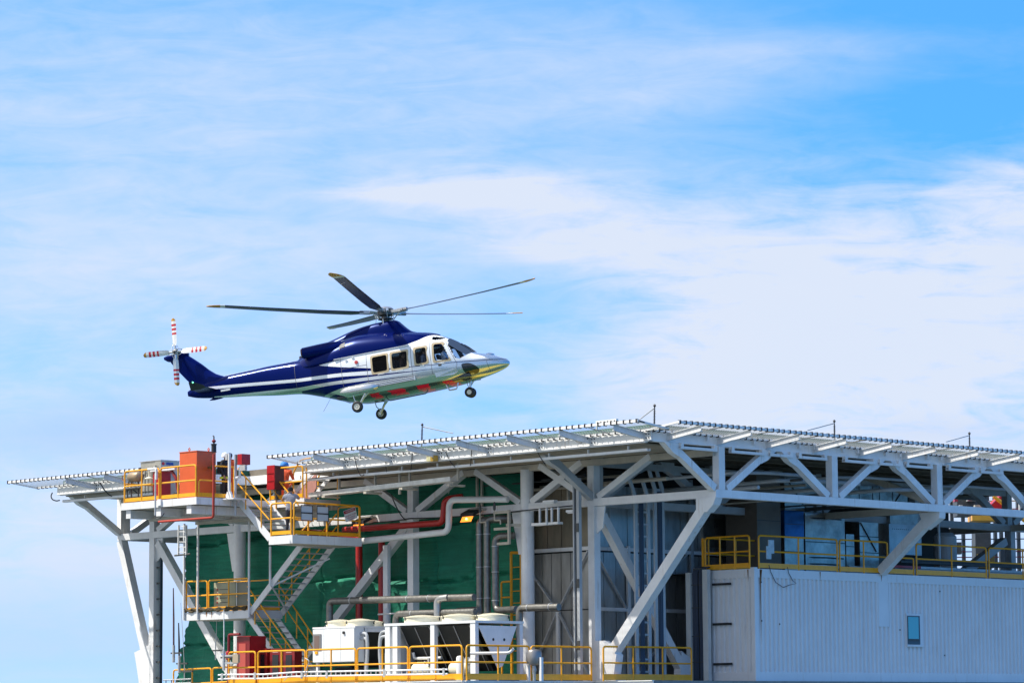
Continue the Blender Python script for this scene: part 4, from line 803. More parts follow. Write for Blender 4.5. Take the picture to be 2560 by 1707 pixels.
obj('body', G().box(-24.13+.9,-22.89,-5.2,-4.33,UZ,2.39), mat('stainless', (.46,.44,.38), .38, .5, noise=.25, nscale=2), sk)
obj('left_body', G().box(-24.13,-23.24,-5.18,-4.4,UZ+.55,2.38), bpy.data.materials['stainless'], sk)
obj('top_cap', G().box(-24.15,-22.87,-5.22,-4.31,2.393,2.42), GALV, sk)
obj('blue_label', G().box(-22.886,-22.875,-4.95,-4.62,2.24,2.33), mat('label_blue', (.02,.06,.30), .5), sk); obj('red_label', G().lathe((-22.886,-5.09,2.28), [(.06,0),(.06,.012)], 16, (1,0,0)), RED, sk)
for k in range(5): obj('gauge_line', G().tube(fil([(-23.95+.2*k,-5.24,1.2),(-23.95+.2*k,-5.24,2.0+.06*k),(-23.8+.2*k,-5.24,2.1)], .05), .014, 6), DKGREY, sk)
vb = thing('pressure_vessel', 'tan valve body with pipework behind the left end railing', 'valve', (-23.4,-6.0,UZ))
obj('vessel', G().lathe((-23.75,-6.0,1.77), [(.05,0),(.15,.05),(.19,.12),(.19,.58),(.15,.65),(.05,.70)], 22, (1,0,0)), mat('vessel_tan', (.36,.27,.17), .45, .3, noise=.25), vb)
for x, h_ in ((-23.85,1.0),(-23.62,1.2),(-23.2,1.35),(-23.02,1.1)): obj('leg_pipe', G().tube(fil([(x,-6.0,UZ),(x,-6.0,UZ+h_*.6),(x+.06,-5.95,UZ+h_)], .05), .03, 8), DKGREY, vb)
obj('handwheel', G().tube([(-23.9+.09*math.cos(i*math.pi/6),-6.15,1.75+.09*math.sin(i*math.pi/6)) for i in range(13)], .015, 6), mat('rusty_red', (.25,.05,.02), .7), vb)
obj('cross_pipe', G().tube([(-24.0,-6.05,1.35),(-23.0,-6.05,1.35)], .05, 8), DKGREY, vb)
rb = thing('equipment_box', 'dark red equipment box with a white lid left of the orange tank', 'box', (-22.6,-5.45,UZ))
obj('body', G().box(-22.85,-22.36,-5.6,-5.15,UZ,1.94), RED, rb); obj('lid', G().box(-22.95,-21.5,-5.66,-5.10,1.945,2.02), WHITE, rb)
hz = thing('hose_trolley', 'black hose trolley with a red hose beside the orange tank', 'trolley', (-21.4,-5.4,UZ))
obj('wheel', G().lathe((-21.72,-5.5,UZ+.18), [(.08,0),(.18,.02),(.18,.09),(.08,.11)], 20, (0,1,0)), BLACK, hz)
obj('canister', G().lathe((-21.15,-5.3,UZ+.15), [(.10,0),(.14,.05),(.14,1.2),(.07,1.34),(.05,1.5)], 18), mat('canister_green', (.015,.03,.025), .4), hz)
obj('hose', G().tube(fil([(-21.9,-5.5,1.95),(-21.5,-5.55,1.6),(-21.45,-5.55,1.2),(-21.25,-5.55,.9)], .2), .06, 8), DKRED, hz)
mo = thing('water_monitor', 'white water monitor pipe with a dished deflector fixed to the front railing', 'monitor', (-21.2,-6.78,UZ))
obj('riser', G().tube(fil([(-21.17,-6.80,.20),(-21.17,-6.80,1.72)], .02), .035, 8), GALV, mo)
obj('nozzle', G().tube(fil([(-21.12,-6.80,1.50),(-21.12,-6.80,1.90),(-21.6,-6.80,1.90)], .06), .05, 10), WHITE, mo)
obj('deflector', G().lathe((-21.55,-6.80,1.58), [(.02,.32),(.02,.05),(.15,.0),(.16,-.03),(.02,-.03)], 18), IVORY, mo)
obj('bracket', G().box(-21.1,-20.9,-6.77,-6.70,.55,.78), WHITE, mo); obj('cable', G().tube(fil([(-21.17,-6.8,.25),(-21.12,-6.8,.08),(-20.9,-6.75,.10),(-20.75,-6.72,.26)], .08), .018, 6), CABLE, mo)
sp = thing('standpipe', 'thin red standpipe with a black valve rising past the orange tank', 'pipe', (-17.77,-6.85,0))
obj('pipe', G().tube(fil([(-20.9,-6.85,-.05),(-17.78,-6.85,-.05),(-17.77,-6.85,2.2)], .12), .045, 10), mat('standpipe_red', (.42,.035,.015), .45, noise=.2, nscale=2), sp)
obj('valve', G().lathe((-17.77,-6.85,2.27), [(.05,0),(.09,.01),(.09,.26),(.11,.27),(.11,.30),(.04,.32)], 16), BLACK, sp)
obj('valve_stem', G().tube(fil([(-17.77,-6.85,2.58),(-17.77,-6.85,2.84),(-17.82,-6.85,2.87)], .03), .025, 8), DKGREY, sp); obj('valve_ball', G().lathe((-17.77,-6.85,2.67), [(.02,-.07),(.075,-.02),(.075,.02),(.02,.07)], 12), DKRED, sp)
wp = thing('davit_post', 'white post on a flared base at the head of the stairs', 'post', (-18.78,-5.3,UZ))
obj('post', G().tube([(-18.78,-5.3,.95),(-18.78,-5.3,2.38)], .055, 10), WHITE, wp); obj('flared_base', G().prism([(-18.95,-5.34,UZ),(-18.61,-5.34,UZ),(-18.62,-5.34,.85),(-18.7,-5.34,1.0),(-18.86,-5.34,1.0),(-18.94,-5.34,.85)], (0,.08,0)), WHITE, wp); obj('cap_box', G().box(-18.95,-18.84,-5.36,-5.24,2.15,2.38), GALV, wp)
obj('base_flange', G().box(-19.0,-18.3,-5.5,-4.75,.70,.745), WHITE, wp)
gp = thing('alarm_post', 'grey post carrying a red alarm box and white junction box', 'post', (-18.8,-5.0,UZ))
obj('post', G().tube([(-18.8,-5.0,.15),(-18.8,-5.0,2.36)], .05, 10), GALV, gp); obj('alarm_box', G().box(-18.66,-18.42,-5.02,-4.62,1.98,2.36), RED, gp); obj('box_side', G().box(-18.75,-18.665,-5.0,-4.7,1.98,2.35), DKGREY, gp); obj('junction_box', G().box(-18.5,-18.2,-5.06,-4.95,1.75,1.94), GALV, gp)
obj('elbow_pipe', G().tube(fil([(-18.55,-5.0,1.9),(-18.55,-5.0,1.52),(-18.85,-5.0,1.50)], .06), .045, 8), WHITE, gp)
cb = thing('hose_cabinet', 'tall narrow red cabinet beside the head of the stairs', 'cabinet', (-18.4,-3.5,UZ+.35))
obj('body', G().box(-18.62,-18.22,-3.62,-3.18,1.12,2.0), mat('cabinet_shade_red', (.07,.006,.008), .5), cb); obj('door', G().box(-18.63,-18.21,-3.66,-3.623,1.13,2.01), RED, cb)  # body far darker than the door: its shaded side is put into the colour
for z in (1.42,1.70): obj('door_rib', G().box(-18.60,-18.24,-3.675,-3.662,z,z+.02), DKRED, cb)
obj('cabinet_leg', G().box(-18.5,-18.34,-3.4,-3.2,UZ,1.117), DKGREY, cb)
# ------------------------------------------------------------------ people
SKIN = mat('skin', (.42,.22,.13), .55); HAIR = mat('black_hair', (.010,.009,.009), .5); OVERALL = mat('orange_overall', (.85,.10,.015), .6, noise=.15, nscale=8, bump=.5, bscale=14)
SHIRT = mat('grey_polo_shirt', (.27,.28,.33), .75, noise=.12, nscale=9, bump=.4, bscale=16); TROUSER = mat('dark_trousers', (.016,.018,.028), .7); FIRECOAT = mat('black_fire_coat', (.014,.015,.017), .65, bump=.4, bscale=14); HIVIS = mat('hi_vis_band', (.62,.75,.03), .5); HELM = mat('white_helmet', (.80,.80,.78), .3); WSHIRT = mat('white_shirt', (.78,.80,.84), .6); BLUEC = mat('blue_cloth', (.03,.20,.55), .7)
def person(label, mw, pose='stand', bend=0., arms=None, top=SHIRT, legs=TROUSER, shoes=BLACK, sleeve=1., s=1., head_dir=(0,1,0), hair=True):
    """one skinned surface from a joint skeleton; local axes: x to the person's right, y forwards, z up, feet at z=0"""
    hd_ = V(head_dir).normalized()
    J = {}; E_ = []; Rr = {}
    def j(n, p, r, par=None): J[n] = V(p)*s; Rr[n] = r*s; (E_.append((par, n)) if par else None)
    hipz = .92 if pose == 'stand' else .46
    j('pelvis', (0,0,hipz), .135); j('waist', (0,.0,hipz+.18), .125, 'pelvis'); j('chest', (0,.01,hipz+.38), .15, 'waist'); j('upper', (0,-.005,hipz+.50), .12, 'chest'); j('neck', (0,.005,hipz+.585), .055, 'upper')
    hb = V((0,.01,hipz+.64)); j('jaw', hb+hd_*.035, .066, 'neck'); j('face', hb+hd_*.02+V((0,0,.07)), .088, 'jaw'); j('crown', hb+V((0,0,.135)), .080, 'face'); j('nose', hb+hd_*.125+V((0,0,.055)), .012, 'face'); 
    sd_ = hd_.cross(V((0,0,1))); j('ear_r', hb+sd_*.092+V((0,0,.06)), .016, 'face'); j('ear_l', hb-sd_*.092+V((0,0,.06)), .016, 'face')
    for k, nm in ((1,'r'),(-1,'l')):
        j('sh'+nm, (k*.195,0,hipz+.51), .075, 'upper'); el, wr = (arms or {}).get(nm, ((k*.24,-.03,hipz+.22),(k*.23,.10,hipz-.02)))
        j('el'+nm, el, .048, 'sh'+nm); j('wr'+nm, wr, .032, 'el'+nm)
        d = (V(wr)-V(el)).normalized(); pd = d.orthogonal().normalized(); pl = V(wr)+d*.055; j('palm'+nm, pl, .034, 'wr'+nm); q = d.cross(pd)
        for f, (o_, L_) in enumerate(((-.03,.07),(-.01,.085),(.01,.08),(.03,.065))):
            b1 = pl+d*.045+q*o_; j(f'f{f}a'+nm, b1, .011, 'palm'+nm); j(f'f{f}b'+nm, b1+d*L_*.6+pd*.012, .009, f'f{f}a'+nm); j(f'f{f}c'+nm, b1+d*L_+pd*.035, .008, f'f{f}b'+nm)
        j('tha'+nm, pl+d*.005-q*.045, .012, 'palm'+nm); j('thb'+nm, pl+d*.045-q*.065+pd*.015, .009, 'tha'+nm)
        if pose == 'stand':
            st = .10 if pose == 'stand' else 0
            j('hip'+nm, (k*.095,0,.86), .098, 'pelvis'); j('kn'+nm, (k*.11,.02,.48), .066, 'hip'+nm); j('an'+nm, (k*.12,-.02,.09), .046, 'kn'+nm); j('heel'+nm, (k*.12,-.045,.045), .042, 'an'+nm); j('toe'+nm, (k*.135,.14,.035), .038, 'an'+nm)
        else:
            j('hip'+nm, (k*.10,.03,hipz-.01), .098, 'pelvis'); j('kn'+nm, (k*.12,.46,hipz+.02), .068, 'hip'+nm); j('an'+nm, (k*.12,.50,.09), .046, 'kn'+nm); j('toe'+nm, (k*.13,.66,.035), .04, 'an'+nm)
    if bend:
        piv = J['pelvis'].copy(); rot = Matrix.Rotation(-bend, 4, 'X'); 
        for n in J:
            if n != 'pelvis' and not n.startswith(('hip','kn','an','heel','toe')): J[n] = piv+rot @ (J[n]-piv)
    names = list(J); me = bpy.data.meshes.new('body'); me.from_pydata([J[n] for n in names], [(names.index(a), names.index(b)) for a, b in E_], [])
    o = bpy.data.objects.new('body', me); C.objects.link(o); o.modifiers.new('s', 'SKIN'); o.modifiers.new('d', 'SUBSURF').levels = 2; o.modifiers['d'].render_levels = 2
    for i, n in enumerate(names):
        sv = me.skin_vertices[0].data[i]; r = Rr[n]
        flat = {'pelvis':(1.15,.85),'waist':(1.28,.85),'chest':(1.38,.8),'upper':(1.4,.78)}.get(n, (1,1)); sv.radius = (r*flat[0], r*flat[1]); sv.use_root = n == 'pelvis'
    dg = bpy.context.evaluated_depsgraph_get(); dg.update(); m2 = bpy.data.meshes.new_from_object(o.evaluated_get(dg)); bpy.data.objects.remove(o)
    m2.materials.clear(); [m2.materials.append(x) for x in (SKIN, top, legs, shoes, HIVIS)]
    nz = (hipz+.575)*s
    for p in m2.polygons:
        p.use_smooth = True; c = p.center; i = 1
        near = lambda n, r: (c-J[n]).length < r*s
        if (c-J['face']).length < .19*s and (c-J['neck']).length > .05*s and (c-J['upper']).length > .14*s: i = 0
        for nm in 'rl':
            el, wr, pl = J['el'+nm], J['wr'+nm], J['palm'+nm]
            ax = (wr-el); u = (c-el).dot(ax)/ax.length_squared; dist = (c-el-ax*u).length
            if -.2 < u < 2.2 and dist < .11*s and (c-J['sh'+nm]).length > .12*s and abs(c.x-J['chest'].x) > .0:
                if u > (.95 if sleeve >= 1 else -.05) and dist < .085*s and not (abs(c.x) < .14*s and abs(c.y) < .12*s and c.z < nz-.05): i = 0
        if i == 1 and c.z < (hipz+.02)*s: i = 2
        if pose != 'stand' and i == 1 and c.y > .2*s and c.z < (hipz+.12)*s: i = 2
        if c.z < .095*s: i = 3
        p.material_index = i
    b = bpy.data.objects.new('person', m2); C.objects.link(b); b.matrix_world = mw; tag(b, label, 'person')
    hc = (J['face']+J['crown'])/2-hd_*.012*s
    return b, hc, s
def child(o, name, g, m): return obj(name, g, m, o, local=True)
def standing(x, y, z, face): return Matrix.Translation((x,y,z)) @ Matrix.Rotation(face, 4, 'Z')
def hair(o, hc, s, m=HAIR): child(o, 'hair', G().lathe(hc-V((0,.012,.02)), [(.093*s,-.035*s),(.102*s,.01*s),(.094*s,.06*s),(.06*s,.095*s),(.01*s,.108*s)], 18), m)
# grey shirt man on the landing, his back to the camera, hands raised to his head
o, hc, s = person('man in a grey polo shirt on the landing with hands at his head', standing(-16.85,-4.05,LZ,R(38)), arms={'r':((.30,.10,1.33),(.14,.20,1.56)),'l':((-.30,.06,1.30),(-.13,.20,1.55))}, top=SHIRT, legs=TROUSER, sleeve=.4, s=1.02)
hair(o, hc, s)
# fireman
o, hc, s = person('fire crew member in black coat and white helmet with visor beside the orange tank', standing(-19.7,-4.75,UZ,R(-70)), top=FIRECOAT, legs=FIRECOAT, head_dir=(0,1,-.1), s=.98)
child(o, 'helmet', G().lathe(hc-V((0,0,.0)), [(.14*s,-.06*s),(.145*s,-.02*s),(.125*s,.06*s),(.08*s,.11*s),(.01*s,.13*s)], 20), HELM); child(o, 'visor', G().box(-.09*s,.09*s,.10*s,.135*s,(hc.z-.11*s),(hc.z-.02*s)), mat('visor', (.02,.02,.02), .2))
child(o, 'reflective_band', G().lathe((0,0,.80*s), [(.205*s,0),(.205*s,.07*s)], 20), HIVIS); child(o, 'air_pack', G().box(-.13*s,.13*s,-.27*s,-.12*s,1.0*s,1.45*s), BLACK)
o, hc, s = person('worker in bright orange overalls standing with his back turned beside the white post', standing(at(574,1230,y=-4.5).x,-4.5,UZ,R(40)), top=OVERALL, legs=OVERALL, s=1.0, arms={'l':((-.27,.02,1.16),(-.24,.16,.98))}); hair(o, hc, s)
child(o, 'leg_pack', G().box(-.33*s,-.10*s,-.1*s,.12*s,.28*s,.62*s), BLACK)
o, hc, s = person('bulky worker in orange overalls crouching behind the stair railing', standing(at(714,1235,y=-2.75).x,-2.85,UZ,R(40)), pose='sit', bend=R(12), top=OVERALL, legs=OVERALL, s=1.14, arms={'r':((.30,.10,.72),(.18,.34,.62)),'l':((-.30,.10,.72),(-.16,.36,.62))}); child(o, 'helmet', G().lathe(hc, [(.14*s,-.05*s),(.145*s,-.02*s),(.12*s,.06*s),(.07*s,.10*s),(.01*s,.12*s)], 20), bpy.data.materials['blue_cloth'])
child(o, 'sash', G().tube([(-.16,.20,1.05),(-.20,.28,.8),(-.18,.30,.5)], .06, 8), BLUEC)
# crew and passengers inside the helicopter
HM = heli.matrix_world
def seated(label, x, y, **k):
    o, hc, s = person(label, HM @ Matrix.Translation((x,y,-3.10)) @ Matrix.Rotation(R(-90), 4, 'Z'), pose='sit', **k); hair(o, hc, s); return o
seated('pilot in a white shirt at the helicopter cockpit door window', 2.28, -.48, top=WSHIRT, sleeve=.4, arms={'r':((.24,.14,.72),(.20,.40,.66)),'l':((-.24,.12,.70),(-.16,.42,.62))})
seated('pilot in a white shirt on the far side of the helicopter cockpit', 2.28, .48, top=WSHIRT, sleeve=.4)
seated('passenger behind the third helicopter cabin window', 1.5, -.62, top=SHIRT)
seated('passenger behind the middle helicopter cabin window', .62, -.62, top=mat('brown_jacket', (.10,.05,.035), .7))
# ------------------------------------------------------------------ lower deck
DZ = -5.98
ld2 = thing('lower_deck', 'white edged lower deck carrying the cooling units below the helideck', 'deck', (-12,0,DZ-.5))
obj('deck_plate', G().prism([(-17.6,-6.5,DZ-.10),(-5.3,-6.5,DZ-.10),(-5.3,-.4,DZ-.10),(-2.5,-.4,DZ-.10),(-2.5,29,DZ-.10),(-30.5,29,DZ-.10),(-30.5,-2.2,DZ-.10),(-17.6,-2.2,DZ-.10)], (0,0,.10)), mat('deck_grey', (.22,.23,.22), .7, noise=.3), ld2)
for p, q in (((-17.6,-6.53,DZ-.2),(-5.27,-6.53,DZ-.2)),((-5.27,-6.5,DZ-.2),(-5.27,-.4,DZ-.2)),((-5.2,-.43,DZ-.2),(-2.5,-.43,DZ-.2)),((-30.5,-2.23,DZ-.2),(-17.7,-2.23,DZ-.2)),((-17.63,-6.5,DZ-.2),(-17.63,-2.3,DZ-.2))): obj('edge_beam', G().ibeam(p, q, .16, .42, .03), W2, ld2)
for x, y in ((-29.8,0),(-5.6,1.5),(-29.8,24),(-5.6,24)): obj('jacket_leg', G().lathe((x,y,-34), [(.7,0),(.7,26.5),(.45,27.4)], 24), mat('jacket_yellow', (.55,.33,.03), .5, noise=.2, streak=.6) if (x,y) == (-29.8,0) else bpy.data.materials['jacket_yellow'], ld2)
RB = .14
railing('yellow railing along the front edge of the lower deck before the cooling units', [(-17.45,-6.42,DZ),(-15.9,-6.42,DZ)], 1, posts=1, toe=.2); 
railing('long yellow railing along the front edge of the lower deck before the cooling units', [(-15.85,-6.42,DZ),(-5.42,-6.42,DZ)], 4, posts=2, toe=.2)
railing('yellow railing on the short side of the lower deck by the corner column', [(-5.36,-6.36,DZ),(-5.36,-.40,DZ)], 2, posts=2, toe=.2)
railing('yellow railing on the lower deck behind the big corner brace', [(-4.4,-.9,DZ),(-4.4,3.6,DZ)], 1, posts=3, toe=.2)
railing('yellow railing end of the lower deck seen beside the left column and green sheeting', [at(432,1674,y=-2.1)-V((0,0,1.16)), at(530,1669,y=-2.1)-V((0,0,1.16)), V((-17.6,-2.1,-6.25))], 2.6, posts=2)
# green debris netting hung behind the front columns
def tarp():
    t = thing('green_sheeting', 'large dark green debris sheeting hung behind the front columns', 'sheeting', (-20,1,-2.5)); nx, nz = 200, 80; vs_ = []; random.seed(3)
    seams = [(-25.5,.12),(-21,.16),(-17.2,.10),(-14.6,.16),(-12.6,.12)]
    for k in range(nz+1):
        for i in range(nx+1):
            v = k/nz; z = 1.45-7.6*v
            xl = interp([(-6.5,-30.1),(-5.6,-29.75),(-4.9,-29.45),(-4.2,-29.2),(-3.3,-28.8),(-2,-28.95),(0,-29.1),(.35,-28.6),(1.5,-26.0)], z, 1)+.05*math.sin(z*9)+.04*math.sin(z*23)
            x = xl+(-9.75-xl)*i/nx; y = 1.0+.07*math.sin(x*1.3+z*.6)+.05*math.sin(x*2.9-z*1.7+1.1*math.sin(z*1.2))+.03*math.sin(z*5.1+x*.7)
            for zc, ph in ((-2.05,0.),(-.15,1.2),(-4.1,2.)):       # sagging horizontal folds
                d = z-(zc+.16*math.sin(x*.55+ph)+.05*math.sin(x*1.9+ph)); y += .16*math.exp(-(d/.055)**2)-.10*math.exp(-((d+.16)/.13)**2)
            for xc, wd in seams:
                d = x-(xc+.18*math.sin(z*1.4+xc)); y += .13*math.exp(-(d/.06)**2)-.06*math.exp(-((d-.15)/.12)**2)
            y += .035*math.sin(3.1*(x*.8+z*1.5)+1.4*math.sin(x*1.1))*math.exp(-((x+22)/4)**2)*1.6
            vs_.append((x, y, z))
    fs_ = [(k*(nx+1)+i, k*(nx+1)+i+1, (k+1)*(nx+1)+i+1, (k+1)*(nx+1)+i) for k in range(nz) for i in range(nx)]
    m = bpy.data.materials.new('green_netting'); m.use_nodes = True; nt = m.node_tree; b = nt.nodes['Principled BSDF']; b.inputs['Roughness'].default_value = .75
    pos = N(nt, 'ShaderNodeNewGeometry').outputs['Position']
    mp = N(nt, 'ShaderNodeMapping', inp={0: pos}); mp.inputs['Scale'].default_value = (.5,.5,6); n = N(nt, 'ShaderNodeTexNoise', inp={'Vector': mp.outputs[0], 'Scale': 1.8, 'Detail': 5.}).outputs[0]
    n2 = N(nt, 'ShaderNodeTexNoise', inp={'Vector': pos, 'Scale': .45, 'Detail': 3.}).outputs[0]
    c = mixc(nt, ramp(nt, n, [(.35,0),(.65,1)]), (.003,.155,.085,1), (.008,.235,.135,1)); c = mixc(nt, ramp(nt, n2, [(.4,0),(.65,.5)]), c, (.003,.12,.085,1)); nt.links.new(c, b.inputs['Base Color'])
    w_ = N(nt, 'ShaderNodeTexNoise', inp={'Vector': pos, 'Scale': 2.2, 'Detail': 6., 'Roughness': .6, 'Distortion': .8}).outputs[0]
    bp = N(nt, 'ShaderNodeBump', inp={'Height': w_, 'Strength': .55, 'Distance': .12}); nt.links.new(bp.outputs[0], b.inputs['Normal'])
    obj('sheet', G().add(vs_, fs_, True), m, t)
    obj('torn_patch', G().add([(-17.15,.78,-2.05),(-16.82,.78,-2.12),(-16.98,.78,-2.52)], [(0,1,2)]), mat('patch_green', (.10,.62,.42), .6), t)
tarp()
# module wall behind the sheeting and clad room at the right
mw = thing('equipment_module', 'equipment module, walls coloured dark as shade, filling the space under the helideck', 'building', (-18,10,DZ))
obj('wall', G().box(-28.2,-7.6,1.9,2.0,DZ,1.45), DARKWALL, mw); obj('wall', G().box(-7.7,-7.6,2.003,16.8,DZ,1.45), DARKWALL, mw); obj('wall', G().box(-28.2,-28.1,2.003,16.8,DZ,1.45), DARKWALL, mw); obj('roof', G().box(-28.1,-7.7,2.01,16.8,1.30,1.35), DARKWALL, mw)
cr = thing('clad_room', 'grey metal clad room with white X bracing behind the corner column', 'building', (-8.5,1.4,DZ))
def panels(par, along, c0, c1, other, z0, z1, n, name='cladding_panel', m=CLAD):
    for i in range(n):
        a, b = c0+(c1-c0)*i/n+.014, c0+(c1-c0)*(i+1)/n-.014
        g = G().box(a, b, other, other+.05, z0, z1) if along == 'x' else G().box(other-.05, other, a, b, z0, z1); obj(name, g, m, par)
panels(cr, 'x', -9.9, -7.06, 1.30, DZ, -3.47, 6); panels(cr, 'x', -9.9, -7.06, 1.30, -3.43, -1.45, 6); panels(cr, 'x', -9.9, -7.06, 1.34, -1.38, .9, 4, m=mat('stained_cladding', (.27,.235,.17), .5, .4, noise=.35, nscale=1.2, stretch=(1.5,1.5,.4)))
panels(cr, 'y', 1.36, 8.8, -7.06, DZ, -3.47, 12); panels(cr, 'y', 1.36, 8.8, -7.06, -3.43, -1.45, 12); panels(cr, 'y', 1.40, 8.8, -7.1, -1.38, .9, 8)
obj('backing', G().box(-9.9,-7.2,1.42,8.8,DZ,.9), DKGREY, cr)
fz = .10
for a, b in (((-9.9,1.22,-1.33),(-7.0,1.22,-1.33)),): obj('girt', G().beam(a, b, .08, .13), WHITE, cr)
for z in (-1.33,-3.44): obj('girt', G().beam((-6.98,1.3,z),(-6.98,8.8,z), .08, .13), WHITE, cr)
obj('stanchion', G().box(-7.02,-6.93,3.08,3.22,DZ,-1.2), WHITE, cr); obj('stanchion', G().box(-8.63,-8.50,1.16,1.26,DZ,-3.5), WHITE, cr); obj('stanchion', G().box(-7.02,-6.93,6.4,6.55,-4.7,1.3), GREY, cr)
for a, b in (((-9.9,1.2,-2.05),(-8.62,1.2,-3.40)),((-8.5,1.2,-3.4),(-7.05,1.2,-1.42)),((-8.62,1.2,-3.55),(-9.9,1.2,-5.6)),((-8.5,1.2,-3.55),(-7.05,1.2,-5.75))): obj('x_brace', G().beam(a, b, .05, .10, (0,1,0)), GALV, cr)
for a, b in (((-6.95,3.2,-3.5),(-6.95,6.2,-1.4)),((-6.95,3.25,-5.85),(-6.95,5.2,-4.3)),((-6.95,3.0,-3.4),(-6.95,1.5,-1.5))): obj('x_brace', G().beam(a, b, .10, .05, (0,0,1)), GALV, cr)
# ------------------------------------------------------------------ pipework along the front truss
def pipe(label, pts, r, m, rad=.25, bands=(), name='pipe', group=None, parts=()):
    t = thing(name, label, 'pipe', pts[0], group); obj('run', G().tube(fil(pts, rad, 6), r, 14), m, t)
    for p, d in bands: obj('band', G().lathe(V(p)-V(d).normalized()*.015, [(r*1.02,0),(r*1.10,.004),(r*1.10,.026),(r*1.02,.03)], 16, d), GALV if m is not DKRED else m, t)
    return t
RP = mat('fire_main_red', (.40,.012,.008), .35, noise=.12, nscale=2)
pipe('thick red fire main crossing in front of the green sheeting', [(-17.5,-.9,-.28),(-12.2,-.9,-.28),(-12.1,-.9,.55),(-11.5,-.6,.62)], .115, RP, .22)
pipe('white pipe bending up beside the red fire main', [(-16.4,-1.1,-.76),(-11.70,-1.1,-.63),(-11.65,-1.1,.50),(-9.3,-.5,.42)], .115, WPIPE, .28)
pipe('vertical red pipe behind the stair tower, nearer the round column', [(-17.9,.2,-5.9),(-17.9,.2,-.5),(-19.5,.2,-.3),(-19.5,-1.2,-.28)], .13, RP, .2)
pipe('vertical red pipe rising left of the rectangular white duct', [(-16.55,.1,-5.9),(-16.55,.1,-.6)], .125, RP)
dp = thing('support_post', 'slim white post between the red pipes and the long brace', 'post', (-15.9,-.2,DZ)); obj('post', G().box(-15.98,-15.74,-.35,-.2,-4.3,-.9), WHITE, dp); obj('base_pipe', G().tube([(-15.85,-.28,-5.9),(-15.85,-.28,-3.2)], .13, 12), WPIPE, dp)
for k, (x, top, lab) in enumerate(((-10.74,-.25,'first'),(-10.36,-.22,'second'))):
    pipe(f'tall dark clad riser pipe, {lab} from the red lit floodlight', [(x,-.5,-4.0),(x,-.5,top),(x+.5,-.15,top+.02),(x+1.0,.6,top)], .125, PIPE, .2, [((x,-.5,z),(0,0,1)) for z in (-.75,-1.9,-3.0)], group='clad riser pipes')
pipe('tall dark clad riser pipe bending out to the horizontal run by the round column', [(-8.6,-.8,-3.45),(-9.95,-.5,-3.45),(-9.95,-.5,-.85),(-9.3,-.2,-.84)], .125, PIPE, .28, [((-9.95,-.5,z),(0,0,1)) for z in (-1.2,-2.1,-3.1)], group='clad riser pipes')
pipe('long dark clad pipe running above the cooling units', [(-16.48,-2.5,-4.0),(-16.48,-2.5,-2.96),(-8.95,-2.5,-3.06)], .125, PIPE, .22, [((x,-2.5,-2.98-.013*(x+15)),(1,0,0)) for x in (-15.3,-12.3,-11.2)])
pipe('lower dark clad pipe behind the ivory fans', [(-12.96,-2.5,-4.0),(-12.94,-2.5,-3.52),(-8.9,-2.5,-3.55)], .115, PIPE, .22, [((-12.1,-2.5,-3.53),(1,0,0))])
pipe('short grey riser joining the long clad pipe above the fans', [(-10.68,-2.62,-4.0),(-10.68,-2.62,-3.06),(-10.2,-2.55,-3.03)], .125, mat('bright_cladding', (.40,.40,.39), .3, .7, noise=.2, nscale=6), .2)
pipe('short dark elbow between the ivory fans', [(-10.1,-2.3,-4.0),(-10.1,-2.3,-3.50),(-8.9,-2.3,-3.48)], .115, PIPE, .2)
pipe('grey clad pipe with an elbow beside the large cooling unit', [(-7.25,-2.0,-4.6),(-7.25,-2.0,-3.47),(-5.35,-2.0,-3.49)], .125, bpy.data.materials['insulation_cladding'], .2, [((x,-2,-3.48),(1,0,0)) for x in (-6.8,-5.75)])
pipe('thin white pipe rail behind the cooling units', [(-15.2,-1.3,-3.45),(-12.4,-1.3,-3.42)], .03, WPIPE)
hd2 = thing('pipe_hanger', 'cream hanger frame holding the two riser pipe elbows', 'hanger', (-9.2,-.4,-.9)); 
for a, b in (((-9.25,-.5,.05),(-9.25,-.5,-1.15)),((-10.0,-.5,-.02),(-9.25,-.5,-.02)),((-9.98,-.5,-.60),(-9.25,-.5,-.60)),((-9.9,-.5,-1.12),(-9.25,-.5,-1.12)),((-9.4,-.5,-.48),(-8.9,-.1,-.48))): obj('bar', G().beam(a, b, .08, .09), CREAM, hd2)
for i, (px, py) in enumerate(((1200,1270),(1236,1265))):
    p = at(px, py, y=-.7); t = thing('gauge_valve', 'small dark gauge valve on the chord above the riser pipes, '+('nearer the red pipe' if i == 0 else 'nearer the round column'), 'valve', p); obj('body', G().lathe(p, [(.03,-.15),(.05,-.1),(.05,.05),(.03,.1),(.02,.15)], 10), DKGREY, t); obj('stem', G().tube(fil([p-V((0,0,.12)),p-V((0,0,.5)),p+V((.3,0,-.5)),p+V((.3,0,-.65))], .04), .025, 8), CREAM, t)
yl = thing('yellow_ladder', 'tall yellow caged ladder left of the round column', 'ladder', (-10.1,.6,DZ))
obj('stile', G().tube(fil([(-10.17,.5,DZ),(-10.17,.5,-1.38),(-9.74,.5,-1.40)], .02), .05, 8), YELLOW, yl); obj('stile', G().box(-9.72,-9.66,.48,.54,DZ,-1.35), YELLOW, yl)
for i in range(8): obj('rung', G().tube([(-10.15,.55,-1.9-.42*i),(-9.7,.55,-1.9-.42*i)], .018, 6), YELLOW, yl)
obj('side_frame', G().tube(fil([(-10.62,.45,DZ),(-10.62,.45,-2.4),(-10.17,.45,-2.4)], .08), .035, 8), YELLOW, yl); obj('side_rail', G().tube([(-10.62,.45,-2.95),(-10.17,.45,-2.95)], .03, 8), YELLOW, yl)
